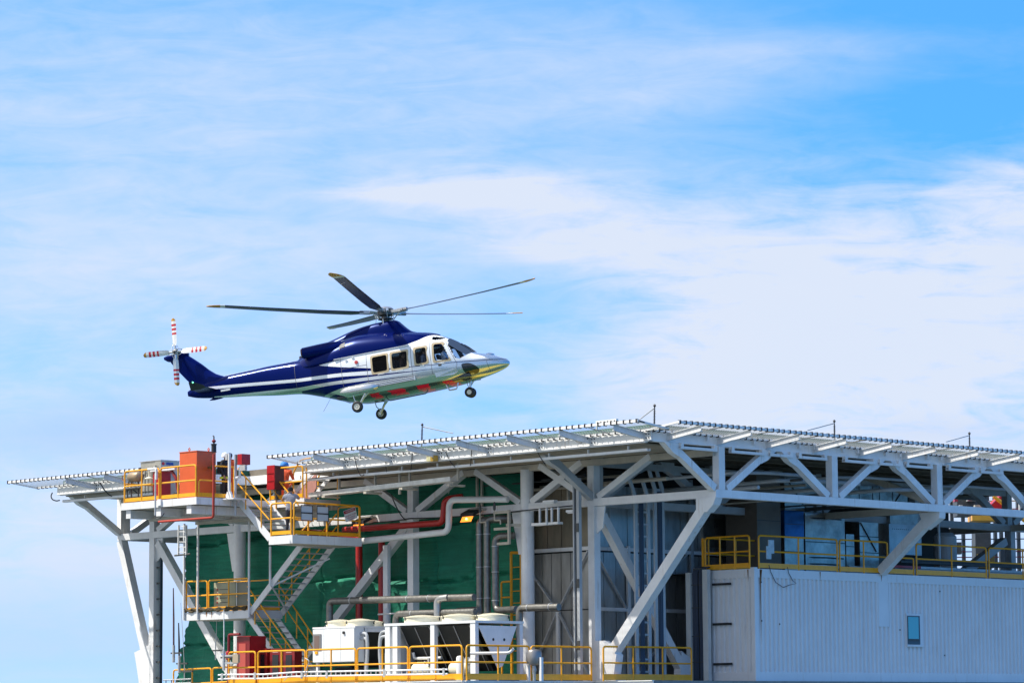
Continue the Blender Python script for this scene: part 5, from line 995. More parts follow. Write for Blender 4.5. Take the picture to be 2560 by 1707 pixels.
# thin cable following the chord
pipe('thin black cable clipped along the front chord', [(-16.9,-.19,-.06)]+sag((-16.6,-.19,-.02),(-14.7,-.19,.03),.03,4)+sag((-14.5,-.19,.02),(-8.9,-.30,.0),.05,6)+[(-6.3,-.3,.05)], .022, CABLE, .1, name='cable')
pipe('black cable dangling from the tray behind the V brace at the middle column', sag((-14.6,-1.2,.85),(-14.95,-.2,.0),.12,8), .02, CABLE, .05, name='cable')
for i, (x, sg_) in enumerate(((-17.1,'beside the warning sign on the landing'),(-11.3,'left of the tall riser pipes'))):
    t = thing('floodlight', 'black floodlight glowing orange '+sg_, 'floodlight', (x,-.4,-.05), 'orange floodlights')
    c = V((x+.1,-.5,-.12)); 
    obj('housing', G().prism([c+V((-.32,-.20,.02)),c+V((.34,-.20,.02)),c+V((.34,.25,.22)),c+V((-.32,.25,.22))], (0,.02,.12)), BLACK, t)
    obj('lens', G().prism([c+V((-.28,-.24,-.17)),c+V((.27,-.24,-.17)),c+V((.27,-.12,.03)),c+V((-.28,-.12,.03))], (0,.01,.006)), mat('sodium_lens', (.9,.3,.05), .3, emit=((1.,.26,.03), 1.6)) if i == 0 else bpy.data.materials['sodium_lens'], t)
    obj('bulb', G().lathe(c+V((.0,-.20,-.06)), [(.01,-.05),(.04,0),(.01,.05)], 10, (1,0,0)), mat('sodium_bulb', (1,.6,.2), .3, emit=((1.,.62,.2), 5.)) if i == 0 else bpy.data.materials['sodium_bulb'], t)
    obj('bracket', G().box(x-.1,x+.55,-.35,-.15,.12,.19), CREAM, t)
for px, py, w_ in ((1375,1253,.55),(1432,1277,.5)): 
    p = at(px, py, y=-.5); t = thing('light_fitting', 'small white light fitting under the chord by the corner column, '+('higher one' if py < 1260 else 'lower one'), 'light fitting', p); obj('body', G().beam(p-V((w_/2,0,0)), p+V((w_/2,0,0)), .18, .08), WHITE, t); obj('diffuser', G().beam(p-V((w_*.4,0,.06)), p+V((w_*.4,0,-.06)), .12, .03), CABINET, t)
ub = thing('pipe_cradle', 'white hanging cradle of four rods beneath the chord right of the round column', 'cradle', (-7.2,-.7,-.5))
for x in (-7.53,-7.2,-6.95,-6.63): obj('rod', G().box(x-.03,x+.03,-.72,-.66,-.5,-.01), WHITE, ub)
obj('base_plate', G().box(-7.8,-7.05,-.85,-.55,-.60,-.51), WHITE, ub); obj('base_plate', G().box(-7.04,-6.55,-.8,-.55,-.59,-.51), WHITE, ub)
# conduits beside the corner column and cable ladders
cd = thing('conduit_channel', 'pair of tall slim white conduit channels just left of the corner column', 'conduit', (-5.85,-.6,DZ)); 
for x, w_ in ((-5.93,.05),(-5.72,.13)): obj('channel', G().box(x-w_/2,x+w_/2,-.68,-.55,DZ,.95), GREY, cd)
obj('infill', G().box(-5.90,-5.79,-.60,-.57,DZ,.9), DKGREY, cd)
for z in (-.9,-4.9,-2.8): obj('joint_plate', G().box(-5.79,-5.66,-.70,-.683,z,z+.3), DKGREY, cd)
for x0, y0, y1, zt, lab, cab in ((-4.6,.99,1.75,.9,'tall cable ladder with a navy cable bundle behind the big corner brace',1),(-4.6,1.98,2.48,1.25,'tall enclosed cable channel right of the cable ladder behind the corner brace',2)):
    t = thing('cable_ladder', lab, 'cable ladder', (x0,(y0+y1)/2,DZ), 'vertical cable ladders')
    for y in (y0+.06,y1-.06): obj('side_rail', G().prism([(x0,y-.07,DZ),(x0,y+.07,DZ),(x0,y+.07,zt-.6),(x0,y-.20,zt),(x0,y-.34,zt),(x0,y-.07,zt-.65)], (-.06,0,0)), GREY, t)
    if cab == 1:
        for i in range(14): obj('rung', G().box(x0-.05,x0-.02,y0+.1,y1-.1,DZ+.3+.42*i,DZ+.36+.42*i), GREY, t)
    else: obj('back_plate', G().box(x0-.06,x0-.05,y0+.1,y1-.1,DZ,zt-.6), GALV, t)
    nb_ = 4
    for k in range(nb_): obj('cable', G().tube([(x0-.01,y0+(.24 if cab == 1 else .20)+.055*k,DZ),(x0-.01+.01*math.sin(k),y0+(.24 if cab == 1 else .20)+.055*k+.01*math.sin(k*2),-3),(x0-.01,y0+(.24 if cab == 1 else .20)+.055*k,zt-.7)], .027, 8), CABLEBLUE, t)
# dim pipes, trays and beams under the soffit
us = thing('soffit_services', 'dim pipes and trays running under the helideck soffit behind the trusses', 'pipes', (-12,5,1))
random.seed(11)
for i in range(16):
    y = .9+.9*random.random() if i < 8 else random.uniform(3,14); z = random.uniform(.3,1.35); x0 = random.uniform(-16,-6) if i < 8 else -7.5; x1 = x0+random.uniform(2,5) if i < 8 else random.uniform(-3,-.5)
    obj('service_pipe', G().tube([(x0,y,z),(x1,y,z+random.uniform(-.05,.05))], random.choice((.03,.05,.07)), 8), random.choice((CREAM,GREY,DKGREY)), us)
for i in range(14):
    x = random.uniform(-15,-6); y = random.uniform(.5,1.7) if i < 8 else random.uniform(2,12); obj('drop_bar', G().box(x-.04,x+.04,y,y+.07,random.uniform(-.2,.6),1.6), random.choice((CREAM,GREY)), us)
for y, z, r_ in ((2.2,.95,.06),(4.6,.8,.07),(7.5,1.05,.05),(10.5,.75,.07),(13.2,1.0,.05)): obj('service_pipe', G().tube(fil([(-7.4,y,z),(-1.2,y,z+.05),(-.9,y+1.5,z+.1),(-.9,y+4,z+.1)], .2), r_, 8), GREY, us)
# hung tray beneath the main front tray
ht = tray('cable_tray', 'wide weathered white tray hung on drop rods before the left V braces', at(782,1243,y=-2.6), at(1136,1203,y=-2.6), .42, .16, 0, mat('weathered_tray', (.62,.62,.58), .45, .2, noise=.25, nscale=3))
for px, y0_, y1_ in ((938,1190,1214),(1024,1183,1205),(1145,1160,1200),(848,1185,1222),(999,1170,1235)): obj('drop_rod', G().beam(at(px,y0_-8,y=-2.6), at(px,y1_,y=-2.6), .07, .07), CREAM, ht)
for px, py in ((930,1232),(1020,1222),(1138,1213),(826,1242)): p = at(px, py, y=-2.6); obj('cross_arm', G().beam(p-V((0,.35,0)), p+V((0,.4,0)), .16, .07), CREAM, ht)
# ------------------------------------------------------------------ cooling units
def fan(x, y, z, label, r=.58, par=None):
    t = thing('roof_fan', label, 'fan', (x,y,z), 'ivory roof fans'); obj('shroud', G().lathe((x,y,z), [(r,0),(r,.16),(r+.035,.18),(r+.035,.20),(r-.04,.21)], 28), IVORY, t); obj('guard', G().lathe((x,y,z+.20), [(r-.03,0),(r*.6,.05),(r*.2,.075),(.01,.08)], 24), mat('fan_guard', (.62,.57,.42), .5, noise=.3, nscale=20) if 'fan_guard' not in bpy.data.materials else bpy.data.materials['fan_guard'], t)
    for a in (.4,2.5,4.4): obj('clip', G().box(x+(r+.03)*math.cos(a)-.015, x+(r+.03)*math.cos(a)+.015, y+(r+.03)*math.sin(a)-.015, y+(r+.03)*math.sin(a)+.015, z+.08, z+.20), DKGREY, t)
    return t
CT = -4.04
u1 = thing('cooling_unit', 'smaller white cooling unit with a control cabinet facing the railing', 'cooling unit', (-13.6,-3.5,DZ), 'roof fan cooling units')
obj('cabinet', G().box(-14.76,-12.57,-4.75,-4.35,-5.22,CT), CABINET, u1)
for a, b in ((-14.755,-14.17),(-14.155,-13.30),(-13.285,-12.58)): obj('door', G().box(a, b, -4.80, -4.753, -5.20, CT-.02), CABINET, u1)
obj('display', G().box(-14.72,-14.30,-4.83,-4.803,-4.78,-4.22), mat('display_grey', (.20,.20,.20), .4), u1); obj('display_glass', G().box(-14.64,-14.38,-4.838,-4.832,-4.72,-4.28), mat('display_brown', (.16,.11,.09), .2), u1)
obj('isolator', G().lathe((-13.10,-4.80,-4.20), [(.05,0),(.05,.05),(.02,.06)], 12, (0,-1,0)), BLACK, u1); obj('emergency_switch', G().box(-14.62,-14.48,-4.83,-4.803,-4.92,-4.82), YELLOW, u1)
obj('frame', G().box(-12.62,-12.56,-4.3,-4.2,DZ,CT), WHITE, u1); obj('frame', G().box(-12.62,-12.56,-2.4,-2.3,DZ,CT), WHITE, u1); obj('top_frame', G().box(-14.8,-12.55,-4.78,-2.2,CT+.003,CT+.06), WHITE, u1); obj('top_beam', G().box(-12.62,-12.56,-4.19,-2.41,CT-.14,CT-.003), WHITE, u1)
obj('coil', G().prism([(-12.66,-4.3,CT-.1),(-12.66,-2.3,CT-.1),(-13.3,-2.3,-5.4),(-13.3,-4.3,-5.4)], (-.1,0,0)), COIL, u1)
for z in (-4.25,-4.42): obj('hose', G().tube(fil([(-12.57,-4.5,z),(-12.25,-4.5,z+.02),(-12.2,-4.5,z-.4),(-12.3,-4.5,-5.9)], .25, 6), .055, 8), GREY, u1)
obj('base', G().box(-14.6,-12.7,-4.6,-2.4,DZ,-5.75), DKGREY, u1); obj('compressor', G().lathe((-14.3,-4.1,-5.55), [(.02,0),(.17,.05),(.17,1.3),(.02,1.35)], 16, (1,0,0)), BLACK, u1); obj('support_leg', G().box(-14.7,-14.6,-4.7,-4.6,DZ,-5.225), WHITE, u1)
for i, (x, y) in enumerate(((-14.2,-4.0),(-13.15,-4.0),(-14.0,-2.8))): fan(x, y, CT+.06, ('ivory fan on the smaller cooling unit above its display','ivory fan on the smaller cooling unit above the isolator switch','ivory fan at the back of the smaller cooling unit')[i], .50)
u2 = thing('cooling_unit', 'larger white framed cooling unit with dark sloping coils and V shaped end', 'cooling unit', (-8.6,-3.7,DZ), 'roof fan cooling units')
for x in (-10.80,-10.42,-8.55,-6.58): obj('post', G().box(x-.12,x+.12,-4.86,-4.70,DZ,CT) if x != -8.55 else G().box(x-.10,x+.10,-4.86,-4.70,DZ,CT), CABINET, u2)
obj('post', G().box(-6.60,-6.45,-2.78,-2.62,DZ,CT), CABINET, u2); obj('post', G().box(-10.8,-10.6,-2.78,-2.62,DZ,CT), CABINET, u2)
obj('top_frame', G().box(-10.95,-6.43,-4.88,-2.60,CT+.003,CT+.09), CABINET, u2); obj('end_cabinet', G().box(-10.93,-10.55,-4.68,-3.6,-5.7,CT), CABINET, u2)
yc = -3.72
for s_ in (-1,1):
    for a, b in ((-10.28,-8.68),(-8.42,-6.70)):
        obj('coil', G().prism([(a,yc+s_*1.0,CT-.06),(b,yc+s_*1.0,CT-.06),(b,yc+s_*.12,-5.62),(a,yc+s_*.12,-5.62)], (0,-s_*.06,0)), COIL, u2)
        if s_ < 0:
            for k in (.0,.45,.9): x = a+(b-a)*k; obj('coil_seam', G().beam((x,yc-1.015,CT-.07),(x+.02,yc-.135,-5.6), .02, .02), GALV, u2)
obj('end_panel', G().prism([(-6.46,yc-1.02,CT-.08),(-6.46,yc+.78,CT-.08),(-6.46,yc+.12,-5.45),(-6.46,yc-.12,-5.55),(-6.46,yc-.45,-5.0)], (.03,0,0)), CABINET, u2)
for dy in (-.33,.18): obj('port_hole', G().lathe((-6.428,yc+dy,-4.58), [(.05,0),(.05,.004)], 14, (1,0,0)), BLACK, u2)
obj('white_pipe', G().tube(fil([(-10.1,-4.3,-4.95),(-10.05,-4.3,-5.15),(-8.7,-4.3,-5.15)], .12), .05, 8), WPIPE, u2); obj('white_pipe', G().tube(fil([(-6.55,-5.0,-5.05),(-5.4,-4.3,-5.05),(-5.3,-4.2,-4.9)], .12), .05, 8), WPIPE, u2)
obj('skid', G().box(-10.8,-6.5,-4.6,-2.7,DZ,-5.80), DKGREY, u2)
for i, x in enumerate((-9.6,-7.75)):
    obj('compressor', G().lathe((x-.45,-4.3,-5.52), [(.02,0),(.20,.04),(.25,.18),(.25,.75),(.20,.9),(.12,1.0)], 20, (1,0,0)), IVORY, u2)
    for k in range(5): obj('valve_cluster', G().box(x+.25+.09*k,x+.31+.09*k,-4.5+.05*(k%2),-4.3,-5.55+.06*k,-5.25+.05*(k%3)), random.choice((GALV,mat('bronze', (.25,.17,.08), .4, .6) if 'bronze' not in bpy.data.materials else bpy.data.materials['bronze'],WPIPE)), u2)
    obj('dark_panel', G().box(x-.4,x+.4,-4.0,-3.95,-5.6,-5.15), mat('beige_box', (.42,.38,.30), .5) if i == 0 else bpy.data.materials['beige_box'], u2)
obj('white_cylinder', G().lathe((-7.15,-4.9,DZ+.05), [(.13,0),(.13,.75),(.10,.8),(.02,.82)], 18), WPIPE, u2)
for z in (-4.22,-4.38): obj('hose', G().tube(fil([(-10.85,-4.8,z),(-11.2,-4.8,z),(-11.28,-4.8,z-.5),(-11.15,-4.8,-5.95)], .28, 6), .055, 8), GREY, u2)
obj('tall_box', G().box(-11.12,-10.96,-4.7,-4.4,DZ,-4.95), mat('cream_box', (.50,.50,.42), .5), u2)
fl = ['ivory fan at the near left of the larger cooling unit','ivory fan in the front row of the larger cooling unit behind the white riser','ivory fan in the front row right of the grey riser','big ivory fan before the twin riser pipes','end ivory fan above the V shaped panel','ivory fan partly hidden at the back of the larger unit']
for i, (x, y, r_) in enumerate(((-10.25,-3.1,.45),(-9.75,-4.2,.62),(-8.65,-3.1,.5),(-8.0,-4.1,.6),(-6.98,-3.55,.56),(-7.6,-2.98,.45))): fan(x, y, CT+.09, fl[i], r_)
# ------------------------------------------------------------------ red cabinets, ladder tray, small tank, aerials on the lower deck
fc = thing('fire_cabinet', 'tall red fire cabinet with a recessed door at the foot of the stairs', 'cabinet', (-19,-4.3,DZ)); obj('body', G().box(-19.31,-18.55,-4.46,-3.75,DZ,-4.18), RED, fc); obj('door_frame', G().box(-19.29,-18.57,-4.50,-4.463,DZ+.05,-4.2), DKRED, fc); obj('door', G().box(-19.16,-18.78,-4.515,-4.503,DZ+.3,-4.45), mat('faded_red', (.45,.07,.05), .5), fc)
hy = thing('hydrant_pipe', 'thin red hydrant pipe beside the tall fire cabinet', 'pipe', (-19.6,-4.6,DZ)); obj('pipe', G().tube(fil([(-19.0,-4.6,-4.12),(-19.62,-4.6,-4.12),(-19.66,-4.6,-6.6)], .06), .05, 8), DKRED, hy); obj('valve', G().lathe((-19.64,-4.6,-4.85), [(.05,-.2),(.10,-.15),(.10,.1),(.05,.15)], 12), RED, hy); obj('blue_handle', G().tube([(-19.75,-4.6,-4.83),(-20.0,-4.6,-4.82)], .03, 6), BLUEC, hy)
for i, (x, lab) in enumerate(((-18.5,'nearest the tall fire cabinet'),(-17.72,'in the middle of the three'),(-16.98,'nearest the stair foot'))):
    t = thing('extinguisher_cabinet', 'rounded dark red extinguisher cabinet with black window '+lab, 'cabinet', (x,-4.0,DZ), 'red extinguisher cabinets'); z1 = -4.63-.02*i
    obj('body', G().prism(fil([(x-.31,-4.0,DZ+.05),(x-.31,-4.0,z1),(x+.31,-4.0,z1),(x+.31,-4.0,DZ+.05)], .12), (0,.35,0)), DKRED, t); obj('window', G().box(x-.16,x+.17,-4.015,-4.003,DZ+.22,z1-.22), mat('cabinet_window', (.01,.01,.012), .15) if i == 0 else bpy.data.materials['cabinet_window'], t)
    obj('label_strip', G().box(x-.15,x+.15,-4.012,-4.004,z1-.15,z1-.12), mat('label_pink', (.5,.25,.25), .5) if i == 0 else bpy.data.materials['label_pink'], t)
lt_ = thing('cable_ladder_tray', 'white horizontal ladder tray bolted along the outside of the front railing', 'cable tray', (-12,-6.6,-5.7))
for z in (-5.60,-5.745): obj('side_rail', G().tube([(-17.75,-6.62,z-.01),(-17.2,-6.62,z),(-15.2,-6.62,z-.02),(-13.5,-6.62,z+.03),(-5.95,-6.62,z+.0)], .028, 6), mat('white_rail', (.80,.80,.80), .4) if z > -5.7 else bpy.data.materials['white_rail'], lt_)
for i in range(46): x = -17.6+.255*i; obj('rung', G().box(x-.015,x+.015,-6.63,-6.60,-5.74,-5.60), GALV, lt_)
for x in (-17.5,-15.7,-13.2,-11.9,-9.0,-6.1): obj('clamp', G().box(x-.05,x+.05,-6.665,-6.655,-5.80,-5.55), GALV, lt_)
obj('loose_cable', G().tube(fil([(-13.0,-6.68,-5.1),(-12.75,-6.68,-5.2),(-12.95,-6.68,-5.5),(-13.1,-6.68,-5.75),(-13.9,-6.68,-5.72),(-14.1,-6.68,-5.85)], .12), .016, 6), GREY, lt_)
stk = thing('expansion_tank', 'small grey steel tank on legs behind the end railing', 'tank', (-5.05,-3.5,DZ)); obj('vessel', G().lathe((-5.05,-3.5,-5.42), [(.08,-.05),(.24,.02),(.27,.10),(.27,.38),(.22,.46),(.06,.50)], 22), mat('tank_grey', (.28,.27,.26), .35, .6), stk); obj('stem', G().lathe((-5.05,-3.5,DZ), [(.05,0),(.05,.3),(.08,.35),(.05,.5)], 12), GALV, stk)
for x in (-5.33,-4.72): obj('leg', G().box(x-.05,x+.05,-3.55,-3.45,DZ,-5.2), WHITE, stk)
def aerial(label, p0, p1, r_, m, bw=.0, group='whip aerials on the lower deck'):
    t = thing('whip_aerial', label, 'aerial', p0, group); obj('rod', G().tube([p0, V(p0).lerp(V(p1),.5)+V((.01,0,0)), p1], [r_, r_, r_*.6], 8), m, t); obj('mount', G().tube([V(p0)-V((0,0,.5)), V(p0)+V((0,0,.15))], r_*1.6, 8), GALV, t); obj('bracket', G().beam(V(p0)-V((.15,0,.15)), V(p0)+V((.5,0,-.15)), .06, .06), DKGREY, t); return t
aerial('mottled purple whip aerial standing beside the left column', (-25.46,-2.5,-4.5), (-25.50,-2.5,-2.18), .035, mat('mottled_rod', (.12,.06,.07), .6, noise=.6, nscale=9))
aerial('thick black whip aerial between the left column and green sheeting', (-25.12,-2.5,-4.9), (-25.17,-2.5,-3.51), .035, BLACK)
aerial('thin leaning grey whip aerial against the green sheeting edge', (-24.8,-2.5,-5.2), (-25.05,-2.5,-2.75), .012, GREY)
aerial('thin white whip aerial before the long left brace', (-22.95,-2.5,-4.45), (-22.88,-2.5,-3.32), .012, WPIPE)
t = aerial('white whip aerial on a clamp in front of the extinguisher cabinets', (-17.35,-6.7,-4.85), (-17.36,-6.7,-3.33), .022, WPIPE); obj('clamp_box', G().box(-16.85,-16.55,-6.72,-6.62,-5.2,-4.9), mat('clamp_tan', (.40,.32,.22), .5), t); obj('clamp_tube', G().tube([(-17.35,-6.7,-5.45),(-17.35,-6.7,-4.75)], .05, 8), GALV, t)
for z in (-4.95,-5.2): obj('clamp_arm', G().beam((-17.35,-6.68,z),(-16.6,-6.68,z), .05, .07), GALV, t)
t = thing('small_ladder_tray', 'short grey ladder tray lying at the foot of the left column', 'cable tray', (-25.5,-2.6,-5.9))
a_, b_ = at(408,1699,y=-2.6), at(478,1696,y=-2.6)
for dz in (0,-.14): obj('side_rail', G().tube([a_+V((0,0,dz)), b_+V((0,0,dz))], .025, 6), GALV, t)
for k in range(5): p = a_.lerp(b_, (k+.5)/5); obj('rung', G().box(p.x-.02,p.x+.02,p.y-.01,p.y+.01,p.z-.14,p.z), DKGREY, t)
cl = thing('cable_strip', 'dark blue cable strip with clips down the inner side of the left column', 'cable', (-29.4,.05,-3)); obj('strip', G().box(-29.52,-29.46,.0,.12,-6.4,-.5), CABLEBLUE, cl)
for k in range(9): obj('clip', G().box(-29.69,-29.46,-.02,0.0,-1.2-.62*k,-1.14-.62*k), DKGREY, cl)
# ------------------------------------------------------------------ corrugated white module at the right
X1, Y0, Y1c, ZT_, ZB_ = -2.72, 5.0, 24., -2.10, -6.6
cm = thing('white_container_module', 'large white corrugated module with one small window at the lower right', 'container', ((X1-1.5),14,ZB_))
CW = mat('container_white', (.74,.75,.76), .45, noise=.07, nscale=.6, streak=.45, streak_col=(.42,.24,.10))
obj('corner_post', G().box(X1-.16, X1+.012, Y0-.012, Y0+.16, ZB_, ZT_+.05), CW, cm)
obj('top_rail', G().box(X1-.10, X1, Y0+.163, Y1c, ZT_-.30, ZT_), CW, cm); obj('top_rail', G().box(-5.45, X1-.163, Y0, Y0+.10, ZT_-.30, ZT_), CW, cm)
obj('bottom_rail', G().box(X1-.10, X1, Y0+.163, Y1c, ZB_, -5.66), CW, cm); obj('bottom_rail', G().box(-5.45, X1-.163, Y0, Y0+.10, ZB_, -5.66), CW, cm)
def corrugated(along, c0, c1, other, sgn, z0, z1, pitch=.235, dep=.065, holes=()):
    pr = []; c = c0
    while c < c1:
        for u, d in ((0,0),(.30,0),(.42,1),(.80,1),(.92,0)):
            if c+u*pitch < c1: pr.append((c+u*pitch, d*dep))
        c += pitch
    pr.append((c1, 0)); g = G(); vs_ = []
    zs = [z0, z1]
    for z in zs: vs_ += [((other-sgn*(.012+d), a, z) if along == 'y' else (a, other+(.012+d), z)) for a, d in pr]
    n = len(pr); return G().add(vs_, [(i, i+1, n+i+1, n+i) for i in range(n-1)])
obj('side_wall', corrugated('y', Y0+.16, Y1c, X1, 1, -5.66, ZT_-.30), CW, cm); obj('end_wall', corrugated('x', -5.45, X1-.16, Y0, 1, -5.66, ZT_-.30, .24), CW, cm)
obj('roof', G().box(-5.45, X1-.10, Y0+.10, Y1c, ZT_-.05, ZT_-.02), GREY, cm)
obj('inner_wall', G().box(-5.46, -5.42, Y0+.12, Y1c, ZB_, ZT_), GREY, cm)
obj('wall_stiffener', G().box(X1-.05, X1+.004, 11.8, 12.38, -4.0, ZT_-.30), CW, cm)
wn = obj('window', G().box(X1-.06, X1+.03, 13.36, 14.32, -4.72, -3.50), CW, cm)
obj('window_frame', G().box(X1+.031, X1+.05, 13.40, 14.12, -4.62, -3.58), mat('window_frame_dark', (.05,.07,.09), .4), wn); obj('pane', G().box(X1+.051, X1+.058, 13.43, 14.03, -4.50, -3.62), mat('teal_pane', (.08,.33,.36), .08, spec=.8), wn); obj('blind_bar', G().box(X1+.0581,X1+.062,13.43,14.03,-4.50,-4.42), DKGREY, wn); obj('sill', G().box(X1+.031, X1+.07, 13.36, 14.32, -4.70, -4.64), CW, wn)
for k, z in enumerate((-2.58,-3.97,-5.36)): obj('slotted_bracket', G().box(-4.63,-3.76,Y0-.07,Y0-.03,z-.05,z+.03), BLACK, cm)
def spot(y, z): obj('bolt_hole', G().lathe((X1+.005,y,z), [(.03,0),(.03,.012)], 8, (1,0,0)), BLACK, cm)
for y, z in ((5.35,-2.56),(5.35,-3.9),(6.3,-4.0),(13.0,-4.1),(15.4,-2.65),(15.6,-5.0)): spot(y, z)
obj('dangling_wire', G().tube([(X1+.03,5.75,-1.95),(X1+.03,5.85,-2.2),(X1+.03,6.1,-2.55),(X1+.03,6.5,-2.72),(X1+.03,6.85,-2.62),(X1+.03,7.2,-2.57),(X1+.03,7.0,-2.45),(X1+.03,6.8,-2.2),(X1+.03,6.75,-2.0)], .012, 5), CABLE, cm)
# rust runs below the railing feet (stains with their own shape)
RUST = mat('rust_run', (.30,.14,.05), .8, noise=.5, nscale=9)
for y, L_, w_ in ((5.32,2.6,.035),(8.55,.35,.03),(12.0,.3,.03),(5.36,.5,.06)): obj('rust_run', G().prism([(X1+.006,y-w_,ZT_-.02),(X1+.006,y+w_,ZT_-.02),(X1+.006,y+w_*.3,ZT_-L_*.6),(X1+.006,y,ZT_-L_)], (.001,0,0)), RUST, cm)
obj('rust_run', G().prism([(-3.03,Y0-.013,ZT_-.02),(-2.97,Y0-.013,ZT_-.02),(-2.99,Y0-.013,ZT_-.45)], (0,-.001,0)), RUST, cm)
# railings on its roof
RY = dict(toe=.17)
ra = railing('yellow railing on the module roof above its short shaded end', [(-5.05,Y0+.03,ZT_),(-2.90,Y0+.03,ZT_)], 1, posts=3, **RY)
rb_ = railing('yellow railing on the module roof with a grey board tied to it', [(X1-.03,Y0+.25,ZT_),(X1-.03,9.6,ZT_)], 1, posts=2, **RY)
obj('tied_board', G().box(X1+.0, X1+.03, 5.75, 6.05, ZT_+.55, ZT_+1.02), GALV, rb_)
obj('tied_board', G().box(X1+.02, X1+.04, 5.62, 5.88, ZT_+.35, ZT_+.8), GALV, rb_)
railing('yellow railing on the module roof ending at the big knee brace', [(X1-.03,9.65,ZT_),(X1-.03,12.45,ZT_)], 1, posts=2, **RY)
rc = thing('guard_railing', 'low yellow railing on the module roof just past the knee brace', 'railing', (X1,13.2,ZT_), 'yellow guard railings'); obj('frame', G().tube(fil([(X1-.03,12.75,ZT_+.62),(X1-.03,13.92,ZT_+.62),(X1-.03,13.92,ZT_)], .08), .027, 8), YELLOW, rc); obj('toe_board', G().box(X1-.04,X1-.028,12.5,13.92,ZT_+.04,ZT_+.21), YELLOW, rc)
railing('yellow railing on the module roof before the stacked cable trays', [(X1-.03,14.05,ZT_),(X1-.03,18.36,ZT_)], 1, posts=2, **RY)
railing('yellow railing on the module roof at the far right edge', [(X1-.03,18.44,ZT_),(X1-.03,22.8,ZT_)], 1, posts=2, **RY)
rr2 = railing('yellow railing turning back into the shade at the left end of the module roof', [(-5.05,Y0+.2,ZT_),(-5.05,8.2,ZT_)], 1, posts=2, **RY)
yp = obj('end_post', G().box(-5.16,-5.06,Y0,Y0+.08,ZT_-.1,ZT_+1.16), YELLOW, ra)
# tray of blue cables at the module's end
bt = thing('cable_riser', 'vertical tray packed with navy blue cables at the end of the white module', 'cable tray', (-5.1,4.8,ZB_))
for x, w_ in ((-5.52,.22),(-4.72,.24)): obj('side_rail', G().box(x-w_/2, x+w_/2, 4.66, 4.82, ZB_, ZT_-.05+(.08 if x > -5 else 0)), mat('riser_white', (.60,.62,.60), .45, noise=.1) if x < -5 else bpy.data.materials['riser_white'], bt)
obj('back_plate', G().box(-5.40,-4.85,4.80,4.82,ZB_,ZT_+.1), DKGREY, bt)
for k in range(10):
    x = -5.36+.05*k+(.06 if k > 4 else 0); q = .012*math.sin(k*1.7); obj('cable', G().tube([(x+.02,4.75,ZB_),(x+q+.02,4.73,-4.5),(x-q,4.75,-3.2),(x,4.74,ZT_-.1),(x+.04,4.85,ZT_+.12),(x+.05,5.3,ZT_+.14)], .024, 8), CABLEBLUE, bt)
for z in (-2.6,-3.4,-4.4,-5.3): obj('tie_bar', G().box(-5.41,-4.84,4.71,4.72,z,z+.025), DKGREY, bt)
# ------------------------------------------------------------------ foil clad ducts and shafts under the deck on the right
def block(name, label, cat, x0, x1, y0, y1, z0, z1, m, group=None, seams=(), taper=0.):
    t = thing(name, label, cat, ((x0+x1)/2,(y0+y1)/2,z0), group); nx = 6; nz_ = max(3, int((z1-z0)/.3)); g = G(); 
    g.prism([(x1,y0+taper,z0),(x1,y1-taper*.5,z0),(x1,y1,z1),(x1,y0,z1)], (x0-x1,0,0)); obj('casing', g, m, t)
    for z in seams: obj('seam', G().box(x1+.001,x1+.012,y0+taper*.5,y1,z-.02,z+.01), DKGREY, t)
    return t
block('duct_shaft', 'tall dark brown shaft standing behind the truss posts', 'shaft', -6.4,-4.9,7.7,9.0,-2.1,1.5, mat('shaft_brown', (.16,.13,.10), .5, .3, noise=.25, nscale=.8), seams=(-.2,))
d1 = block('foil_duct', 'narrow foil clad duct with a blue mid section beside the dark shaft', 'duct', -6.2,-5.2,9.55,10.62,-1.95,-.75, DUCT, 'foil clad ducts', (-1.25,)); obj('blue_section', G().box(-6.2,-5.2,9.57,10.65,-.745,.245), mat('blue_wrap', (.012,.10,.27), .3, .5, noise=.2, nscale=1.5, bump=.4, bscale=3), d1); obj('upper_casing', G().box(-6.2,-5.2,9.6,10.7,.25,1.45), DUCT, d1); obj('seam', G().box(-5.199,-5.185,9.57,10.65,-.26,-.24), DKGREY, d1)
for k in range(6): obj('rivet', G().box(-5.199,-5.188,9.9+.09*k,9.93+.09*k,-1.88,-1.76), BLACK, d1)
obj('high_branch', G().box(-6.2,-5.25,10.72,13.4,.70,1.40), DUCT, d1); obj('branch_strut', G().beam((-5.18,9.7,1.4),(-5.18,10.6,.5), .03, .04, (1,0,0)), DKGREY, d1)
d2 = block('foil_duct', 'broad crumpled foil clad duct with torn slots near its foot', 'duct', -6.4,-5.2,10.72,12.98,-1.95,.18, DUCT, 'foil clad ducts', (-.85,))
for z, y0_, y1_ in ((-1.42,10.85,12.9),(-1.66,10.8,12.6),(-1.82,10.9,12.95),(.02,10.95,12.8)): obj('slot', G().prism([(-5.196,y0_,z),(-5.196,y0_+.3,z-.035),(-5.196,(y0_+y1_)/2,z-.02),(-5.196,y1_,z-.03),(-5.196,y1_,z+.02),(-5.196,(y0_+y1_)/2,z+.035),(-5.196,y0_+.2,z+.02)], (.004,0,0)), BLACK, d2)
block('foil_duct', 'slim foil clad duct standing between two broad ducts', 'duct', -5.9,-5.2,13.05,13.52,-1.9,-.50, DUCT, 'foil clad ducts', (-.95,)); block('duct_box', 'small grey box at the foot of the slim foil duct', 'box', -5.6,-5.1,13.1,13.9,-2.0,-1.68, GALV)
